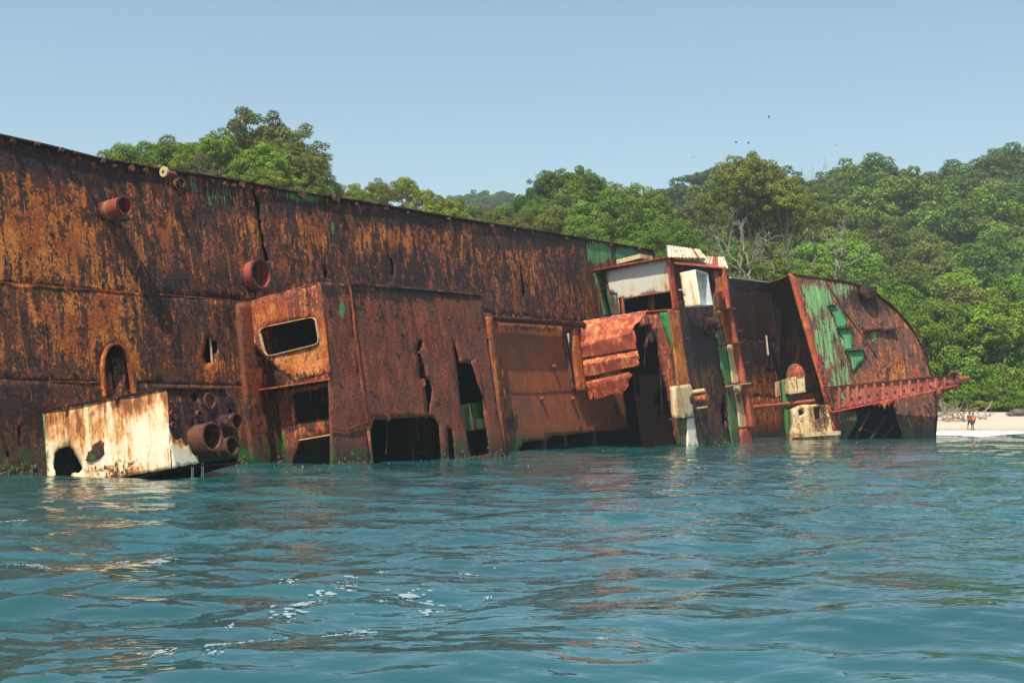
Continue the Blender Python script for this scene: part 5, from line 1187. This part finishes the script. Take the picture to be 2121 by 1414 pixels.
# (px, top, width, distance, kind, colour, label)
LEFT = [
 (255, 300, 110, 146, 'round', 'bright green', 'low bright green tree, leftmost of those above the wreck edge'),
 (325, 284, 120, 148, 'round', 'mid green', 'rounded mid green tree, second from the left above the wreck edge'),
 (372, 292, 70, 150, 'round', 'mid green', 'small green treetop just left of the bright green crown'),
 (440, 268, 120, 143, 'big', 'bright green', 'bright green leafy tree in front of the tall olive one'),
 (512, 224, 160, 152, 'airy', 'olive green', 'tallest olive tree above the left half of the wreck'),
 (552, 250, 120, 155, 'round', 'olive green', 'olive tree filling the middle of the tall clump'),
 (606, 245, 150, 150, 'airy', 'olive green', 'broad olive tree on the right side of the tall clump'),
 (640, 318, 95, 149, 'round', 'olive green', 'olive lower crown at the right edge of the tall clump'),
 (548, 298, 110, 142, 'round', 'bright green', 'bright green lower crown under the tall olive trees'),
 (610, 350, 110, 143, 'airy', 'yellow green', 'yellowish open crown low at the right of the tall clump'),
 (350, 318, 120, 140, 'airy', 'yellow green', 'thin yellowish crown right above the wreck edge near the roller'),
 (420, 318, 110, 139, 'airy', 'grey green', 'thin grey green crown low in front of the bright green tree'),
 (540, 345, 90, 138, 'airy', 'yellow green', 'small yellowish crown above the long crack in the deck'),
 (680, 372, 50, 160, 'round', 'dark green', 'small dark tree at the right foot of the tall clump'),
 (700, 378, 60, 175, 'airy', 'grey green', 'hazy grey green tree just right of the tall clump'),
 (740, 384, 60, 165, 'round', 'yellow green', 'small yellow green tree, first of three knobbly crowns'),
 (782, 374, 56, 166, 'round', 'yellow green', 'small yellow green tree, middle of three knobbly crowns'),
 (840, 368, 66, 168, 'round', 'yellow green', 'small yellow green tree, tallest of three knobbly crowns'),
 (815, 392, 110, 160, 'airy', 'olive green', 'low olive crown between the knobbly crowns and the deck edge'),
 (880, 398, 110, 158, 'round', 'yellow green', 'rounded yellow green tree left of the gap with the far hill'),
 (925, 408, 100, 156, 'round', 'yellow green', 'yellow green crown sloping down to the gap with the far hill'),
 (485, 300, 110, 146, 'big', 'mid green', 'full mid green crown under the tallest olive tree'),
 (590, 300, 130, 146, 'big', 'olive green', 'full olive crown in the heart of the tall clump'),
 (645, 345, 80, 147, 'big', 'mid green', 'mid green crown low at the right side of the tall clump'),
 (390, 300, 90, 144, 'big', 'bright green', 'bright crown left of the tall clump beside the bright leafy tree'),
 (500, 340, 120, 140, 'round', 'mid green', 'low green crown directly over the top of the deck crack'),
 (720, 398, 90, 156, 'airy', 'yellow green', 'low open crown at the deck edge left of the knobbly crowns')]
for a in LEFT: tree(*a, GL)
GM = 'trees behind the middle of the wreck'
MID = [
 (1180, 380, 130, 190, 'big', 'mid green', 'full crown between and below the twin tall crowns'),
 (1120, 410, 110, 184, 'big', 'mid green', 'full green crown under the left twin crown'),
 (1260, 410, 130, 184, 'big', 'mid green', 'full green crown under the right twin crown'),
 (985, 440, 110, 190, 'round', 'olive green', 'low dull green tree at the bottom of the gap before the far hill'),
 (1050, 428, 110, 185, 'round', 'mid green', 'dull mid green tree just right of the gap before the far hill'),
 (1110, 380, 110, 192, 'round', 'dark green', 'dark green crown leaning left below the twin tall crowns'),
 (1152, 343, 105, 195, 'big', 'mid green', 'left one of the twin tall crowns in the middle'),
 (1212, 346, 105, 197, 'big', 'mid green', 'right one of the twin tall crowns in the middle'),
 (1250, 372, 110, 200, 'round', 'mid green', 'green crown right of the twin tall crowns'),
 (1300, 378, 140, 190, 'big', 'mid green', 'broad domed green tree in the middle of the wood'),
 (1345, 392, 120, 186, 'big', 'mid green', 'domed green tree overlapping the broad one on its right'),
 (1215, 420, 130, 178, 'round', 'mid green', 'green crown low between the twin crowns and the domed tree'),
 (1140, 440, 120, 172, 'round', 'olive green', 'olive crown right above the deck edge below the twin crowns'),
 (1075, 448, 90, 168, 'round', 'olive green', 'small olive crown at the deck edge right of the gap'),
 (1290, 440, 130, 170, 'round', 'mid green', 'green crown above the green painted end of the deck'),
 (1380, 440, 120, 172, 'big', 'mid green', 'green crown directly above the striped roof sheets'),
 (1345, 470, 100, 162, 'round', 'bright green', 'low brighter crown touching the end of the deck edge'),
 (1420, 470, 90, 165, 'round', 'mid green', 'low green crown just right of the striped roof sheets'),
 (1450, 395, 100, 196, 'airy', 'grey green', 'thin greyish tree left of the big feathery tree'),
 (1210, 455, 90, 162, 'round', 'bright green', 'small light crown peeping over the deck edge'),
 (1560, 308, 150, 182, 'big', 'olive green', 'tall feathery tree standing highest behind the bridge block'),
 (1520, 352, 110, 180, 'airy', 'mid green', 'left shoulder crown beside the tall feathery tree'),
 (1630, 365, 120, 181, 'airy', 'yellow green', 'right shoulder crown beside the tall feathery tree'),
 (1590, 400, 130, 184, 'big', 'olive green', 'lower crown in front of the tall feathery tree'),
 (1480, 400, 90, 176, 'airy', 'olive green', 'thin olive crown at the left foot of the feathery tree'),
 (1690, 400, 90, 190, 'airy', 'olive green', 'thin olive crown between the feathery tree and the bare trees'),
 (1530, 500, 90, 160, 'shrub', 'bright green', 'low bush right behind the dark recess, left part'),
 (1610, 520, 100, 158, 'shrub', 'bright green', 'low bush behind the red corner of the bow plate'),
 (1700, 530, 110, 157, 'shrub', 'mid green', 'low bush behind the top edge of the bow plate'),
 (1455, 500, 80, 160, 'shrub', 'mid green', 'low bush between striped sheets and dark recess')]
for a in MID: tree(*a, GM)
# the slope on the right and the far ridge: trees on a loose grid over the hill
cands = []
Y = 168.0
while Y < 470:
    sp = 8.6 if Y < 230 else (10.2 if Y < 330 else 11.2)
    x0 = (1240 - CX) / F * Y; x1 = (2190 - CX) / F * Y
    X = x0 + tr_r.uniform(0, sp)
    while X < x1:
        cands.append((X + tr_r.uniform(-.32, .32) * sp, Y + tr_r.uniform(-.35, .35) * sp, sp)); X += sp
    Y += sp * (.95 if Y < 260 else 1.35)
names = []
GR = 'trees covering the hill on the right'
kept = []
for (X, Yd, sp) in cands:
    px = CX + F * X / Yd; zg = float(ground(X, Yd))
    if Yd < 200 and px < 1700: continue
    kept.append((X, Yd, zg, sp, px))
cnt = {}
SZ = {'small': ['small', 'little', 'narrow', 'compact'], 'broad': ['broad', 'wide', 'spreading', 'large'], 'rounded': ['rounded', 'domed', 'round', 'bushy']}
def unique(size, colr, band, hz, px):
    for q in range(4):
        for tail in ('', ' left side', ' right side', ' centre'):
            l = '%s %s tree %s, %s%s' % (SZ[size][q], colr, band, hz, tail)
            if l not in used_labels: used_labels[l] = 1; return l
    return l
for (X, Yd, zg, sp, px) in kept:
    kind = 'round' if Yd < 300 else 'far'
    if Yd < 215 and tr_r.random() < .5: kind = 'big'
    R = sp * tr_r.uniform(.50, .78); Hh = R * tr_r.uniform(1.25, 2.0) + (2 if Yd < 240 else 3)
    if tr_r.random() < .07 and Yd > 230: kind = 'airy'
    u_ = tr_r.random()
    if Yd < 240: colr = 'bright green' if u_ < .40 else ('mid green' if u_ < .72 else ('yellow green' if u_ < .86 else 'olive green'))
    elif Yd < 340: colr = 'mid green' if u_ < .5 else ('dark green' if u_ < .75 else ('bright green' if u_ < .87 else 'olive green'))
    else: colr = 'dark green' if u_ < .5 else ('mid green' if u_ < .85 else 'grey green')
    py = HOR - (zg + Hh - CAMH) / Yd * F
    size = 'broad' if R > sp * .68 else ('small' if R < sp * .57 else 'rounded')
    band = 'on the ridge' if Yd > 410 else ('high on the hillside' if Yd > 330 else ('halfway up the hillside' if Yd > 250 else ('low on the hillside' if Yd > 200 else 'at the hill foot')))
    hz = 'above the bridge block' if px < 1500 else ('above the dark recess' if px < 1640 else ('above the bow plate' if px < 1800 else ('above the tip of the bow' if px < 1960 else ('above the beach' if px < 2060 else 'at the right edge'))))
    tree_at(X, Yd, zg - .2, R, zg + Hh, kind, colr, unique(size, colr, band, hz, px), GR, tr_r.uniform(.75, 1.0))
# far hill: seen in the gap between the left trees and the middle ones
GFh = 'trees on the far hazy hill in the gap'
for i in range(58):
    Yd = tr_r.uniform(640, 745); px = tr_r.uniform(840, 1120); X = (px - CX) / F * Yd; zg = float(ground(X, Yd)); R = tr_r.uniform(5.0, 8.0)
    tree_at(X, Yd, zg - 1, R, zg + R * tr_r.uniform(1.0, 1.6), 'far', 'dark green', 'hazy blue green tree %s the far hill, %s' % ('on top of' if Yd > 710 else 'on the slope of', 'left end' if px < 900 else ('left part of the gap' if px < 960 else ('middle of the gap' if px < 1020 else 'right part of the gap'))), GFh)
# shrubs along the beach, leafy to the ground
GS = 'bushes along the top of the beach'
sh = [(1905, 640, 130, 162), (1880, 720, 130, 160), (1960, 700, 150, 163), (1950, 770, 130, 158), (2020, 740, 150, 160), (1990, 790, 110, 156), (2050, 790, 120, 155.5), (2085, 740, 130, 162), (2110, 690, 140, 168), (1965, 800, 90, 155), (2075, 812, 80, 155), (1935, 800, 80, 156),
      (1840, 600, 120, 166), (1790, 570, 110, 168), (1850, 560, 130, 175), (2150, 770, 120, 160), (1925, 600, 140, 178), (2000, 640, 150, 176), (2080, 620, 150, 180), (2030, 825, 60, 154), (2110, 800, 90, 158)]
for i, (px, yt, w, Yd) in enumerate(sh):
    c_ = ['bright green', 'bright green', 'mid green', 'yellow green'][i % 4]
    adj = 'beside the stem of the bow' if px < 1945 else ('above the two people' if px < 2035 else ('right of the two people' if px < 2100 else 'at the right edge of the beach'))
    lab = '%s bush %s, %s' % (c_, adj, 'low over the sand' if yt > 760 else ('in the second row' if yt > 680 else 'rising up the slope'))
    for ex in ('', ' on the left', ' on the right', ' near its top', ' near its foot'):
        if lab + ex not in used_labels: lab += ex; used_labels[lab] = 1; break
    tree(px, yt, w, Yd, 'shrub', c_, lab, GS, hscale=1.15, cat='shrub')
# bare trees
def dead_tree(px, ytop, pyb, Yd, seed, label, spread=.9, colr='deadwood', lean=0, name='bare_tree', thick=.014):
    r = np.random.default_rng(seed); X = (px - CX) / F * Yd; zb = max(float(ground(X, Yd)) - .2, .2); zt = CAMH + (HOR - ytop) / F * Yd; Hh = zt - zb
    lstT = []; lstB = []
    def grow(p, d, L, R, dep):
        q = p + d * L
        l, pt = limb(p, q, R, R * .62, r, n=4, seg=5, wob=.18); (lstT if dep > 2 else lstB).append(l)
        if dep == 0: return
        for i in range(r.integers(2, 4)):
            nd_ = d + r.normal(size=3) * .5 * spread + np.array([0, 0, .18]); nd_ /= np.linalg.norm(nd_)
            grow(q if i < 2 else pt[2], nd_, L * r.uniform(.6, .82), R * .58, dep - 1)
    d0 = np.array([lean, 0, 1.0]); d0 /= np.linalg.norm(d0)
    grow(np.zeros(3), d0, Hh * .30, Hh * thick, 5)
    o = empty(name, (X, Yd, zb), label=label, cat='bare tree', group='bare pale trees behind the wreck')
    v, f = join_parts(lstT); mesh('trunk', v, f, M[colr], o); v, f = join_parts(lstB); mesh('twigs', v, f, M[colr], o, kind='stuff')
dead_tree(1585, 395, 600, 158, 3, 'pale bare tree with thick white limbs under the feathery tree', .9, lean=-.15, thick=.024)
dead_tree(1530, 440, 600, 157, 5, 'pale bare tree leaning left beside the thick limbed one', 1.0, lean=-.4, thick=.016)
dead_tree(1715, 380, 600, 156, 8, 'tall thin bare tree right of the feathery tree', .8, lean=-.05, thick=.014)
dead_tree(480, 318, 600, 137, 14, 'grey leafless tree among the green crowns at the left', 1.0, lean=.1, thick=.010)
dead_tree(1705, 315, 600, 420, 18, 'tiny bare tree on the ridge right of the feathery tree', .9, lean=0, thick=.010)

# ================================================================== BEACH THINGS
def water_hit_ground(px, py):
    d = ray(px, py); t = 100.0
    while t < 400:
        p = CAM + d * t
        if p[2] <= float(ground(p[0], p[1])): return p
        t += .25
    return p
def drift(name, pts, r0, label, twigs=0, seed=0, cat='driftwood'):
    r = np.random.default_rng(seed); P = [np.array(p) for p in pts]; lst = []
    for i in range(len(P) - 1): l, pt = limb(P[i], P[i + 1], r0 * (1 - .5 * i / len(P)), r0 * (1 - .5 * (i + 1) / len(P)), r, n=3, seg=6, wob=.08); lst.append(l)
    for i in range(twigs):
        b0 = P[r.integers(0, len(P))]; d = r.normal(size=3); d[2] = abs(d[2]) + .3; d /= np.linalg.norm(d)
        l, pt = limb(b0, b0 + d * r.uniform(.8, 2.6), r0 * .45, r0 * .12, r, n=4, seg=5, wob=.3); lst.append(l)
        l, _ = limb(pt[2], pt[2] + r.normal(size=3) * .6 + np.array([0, 0, .4]), r0 * .25, r0 * .08, r, n=2, seg=4); lst.append(l)
    v, f = join_parts(lst); c0 = v.mean(0); c0[2] = v[:, 2].min()
    o = mesh(name, v - c0, f, M['drift'], None, label=label, cat=cat, group='driftwood on the beach'); o.location = c0
def gp(px, py, up=0): p = water_hit_ground(px, py); return p + np.array([0, 0, up])
drift('driftwood', [gp(1944, 872, .5), gp(1958, 868, .6), gp(1975, 870, .3)], .14, 'tangle of pale dead branches lying right beside the bow', 14, 3)
drift('driftwood', [gp(1965, 874, .2), gp(1985, 872, .3), gp(1998, 874, .1)], .10, 'grey brush pile on the sand left of the two people', 16, 4)
drift('driftwood', [gp(2020, 862, .6), gp(2030, 868, .1), gp(2042, 868, .1), gp(2050, 861, .9), gp(2056, 857, 1.4)], .09, 'curved dark branch on the sand right of the two people', 2, 5)
p = gp(2112, 861); o = blob('rock', (0, 0, .3), 1.15, .6, .42, M['rock'], None, seed=5, local=False, sub=3, amp=.5, label='dark brown rock lying at the right edge of the beach', cat='rock'); o.location = p

# people
def skin_body(name, joints, edges, radii, mat, parent):
    me = bpy.data.meshes.new(name); me.from_pydata(joints, edges, []); o = bpy.data.objects.new(name, me); COL.objects.link(o)
    sk = o.modifiers.new('s', 'SKIN'); ss_ = o.modifiers.new('u', 'SUBSURF'); ss_.levels = 1; ss_.render_levels = 1
    for i, r in enumerate(radii): me.skin_vertices[0].data[i].radius = (r, r)
    me.skin_vertices[0].data[0].use_root = True
    dg = bpy.context.evaluated_depsgraph_get(); dg.update(); m2 = bpy.data.meshes.new_from_object(o.evaluated_get(dg)); bpy.data.objects.remove(o)
    m2.materials.clear(); m2.materials.append(mat); m2.name = name; o = bpy.data.objects.new(name, m2); COL.objects.link(o); o.parent = parent; return o
def person(px, py, rz, vest, top_m, leg_m, label, step):
    p = gp(px, py); o = empty('person', p, label=label, cat='person', group='people walking on the beach'); o.rotation_euler.z = rz
    J = [(0, 0, .95), (0, 0, 1.15), (0, 0.02, 1.38), (0, .03, 1.5), (0, .05, 1.62), (0, .05, 1.70),
         (.10, 0, .90), (.11, step * .35, .50), (.11, step * .15 - .12 * (step < 0), .06), (.11, step * .15 + .12, .03), (-.10, 0, .90), (-.11, -step * .35, .50), (-.11, -step * .5, .06), (-.11, -step * .5 + .14, .03),
         (.20, .02, 1.40), (.27, -.02, 1.13), (.25, .12, .90), (-.20, .02, 1.40), (-.27, 0, 1.13), (-.25, .14, .92)]
    E_ = [(0, 1), (1, 2), (2, 3), (3, 4), (4, 5), (0, 6), (6, 7), (7, 8), (8, 9), (0, 10), (10, 11), (11, 12), (12, 13), (2, 14), (14, 15), (15, 16), (2, 17), (17, 18), (18, 19)]
    R_ = [.13, .12, .13, .055, .10, .08, .095, .06, .042, .03, .095, .06, .042, .03, .06, .045, .035, .06, .045, .035]
    skin_body('body', J, E_, R_, M['skin'], o)
    skin_body('trousers', [(0, 0, .98), (.10, 0, .88), (.112, step * .33, .50 if not vest else .62), (-.10, 0, .88), (-.112, -step * .33, .50 if not vest else .62)] , [(0, 1), (1, 2), (0, 3), (3, 4)], [.15, .115, .085, .115, .085], leg_m, o)
    skin_body('shirt', [(0, 0, 1.0), (0, 0, 1.2), (0, .02, 1.40), (.205, .02, 1.40), (.26, -.01, 1.2), (-.205, .02, 1.40), (-.26, 0, 1.2)], [(0, 1), (1, 2), (2, 3), (3, 4), (2, 5), (5, 6)], [.15, .145, .145, .075, .06, .075, .06], top_m, o)
    if vest: skin_body('life_vest', [(0, 0, .98), (0, 0, 1.15), (0, .02, 1.36), (.11, .02, 1.46), (-.11, .02, 1.46)], [(0, 1), (1, 2), (2, 3), (2, 4)], [.19, .20, .19, .07, .07], M['vest'], o)
    blob('hair', (0, .03, 1.69), .10, .11, .10, M['hair'], o, local=False, sub=2, amp=.05)
person(2016, 892, 0.3, True, M['redcloth'], M['darkcloth'], 'person in an orange life vest walking on the sand', .5)
person(2009, 890.5, 0.2, False, M['redcloth'], M['darkcloth'], 'person in dark clothes beside the one in the orange vest', -.4)
# birds, specks in the sky
for i, (x, y, lb) in enumerate([(1436, 326, 'tiny dark bird, lowest and leftmost of the specks in the sky'), (1525, 296, 'tiny dark bird in the sky left of the highest speck'), (1550, 297, 'tiny dark bird just above the feathery treetop'), (1733, 301, 'tiny dark bird, rightmost speck over the ridge'), (1593, 243, 'tiny dark bird, highest speck in the sky')]):
    Yd = 260.0; c = CAM + ray(x, y) * Yd; w = .38
    vs = np.array([(0, -.25, 0), (.06, .12, .03), (-.06, .12, .03), (w, .02, .22), (-w, .02, .22), (w * .5, .12, .16), (-w * .5, .12, .16), (0, .3, 0), (0, 0, -.07)])
    fs = [(0, 1, 5), (1, 5, 3), (0, 5, 3), (0, 6, 2), (2, 4, 6), (0, 4, 6), (0, 1, 2), (1, 7, 2), (0, 8, 1), (0, 2, 8), (8, 7, 1), (8, 2, 7)]
    o = mesh('bird', vs, fs, M['bird'], label=lb, cat='bird', group='birds over the trees'); o.location = c; o.rotation_euler = (0, 0.3 * i, i)

# ================================================================== HAZE
HAZE = 0.00026
if HAZE:
    x0, x1, y0, y1, z0, z1 = -3100, 3100, -2600, 5100, -4.5, 140
    vs = [(x, y, z) for x in (x0, x1) for y in (y0, y1) for z in (z0, z1)]
    fs = [(0, 1, 3, 2), (4, 6, 7, 5), (0, 4, 5, 1), (2, 3, 7, 6), (0, 2, 6, 4), (1, 5, 7, 3)]
    m = bpy.data.materials.new('haze'); m.use_nodes = True; nd = m.node_tree.nodes; nd.remove(nd['Principled BSDF'])
    pv = nd.new('ShaderNodeVolumePrincipled'); pv.inputs['Color'].default_value = (.86, .95, 1, 1); pv.inputs['Density'].default_value = HAZE; pv.inputs['Anisotropy'].default_value = .2
    m.node_tree.links.new(pv.outputs[0], nd['Material Output'].inputs['Volume'])
    mesh('haze', vs, fs, m, None, kind='stuff', label='thin pale haze in the air over the sea and hills')
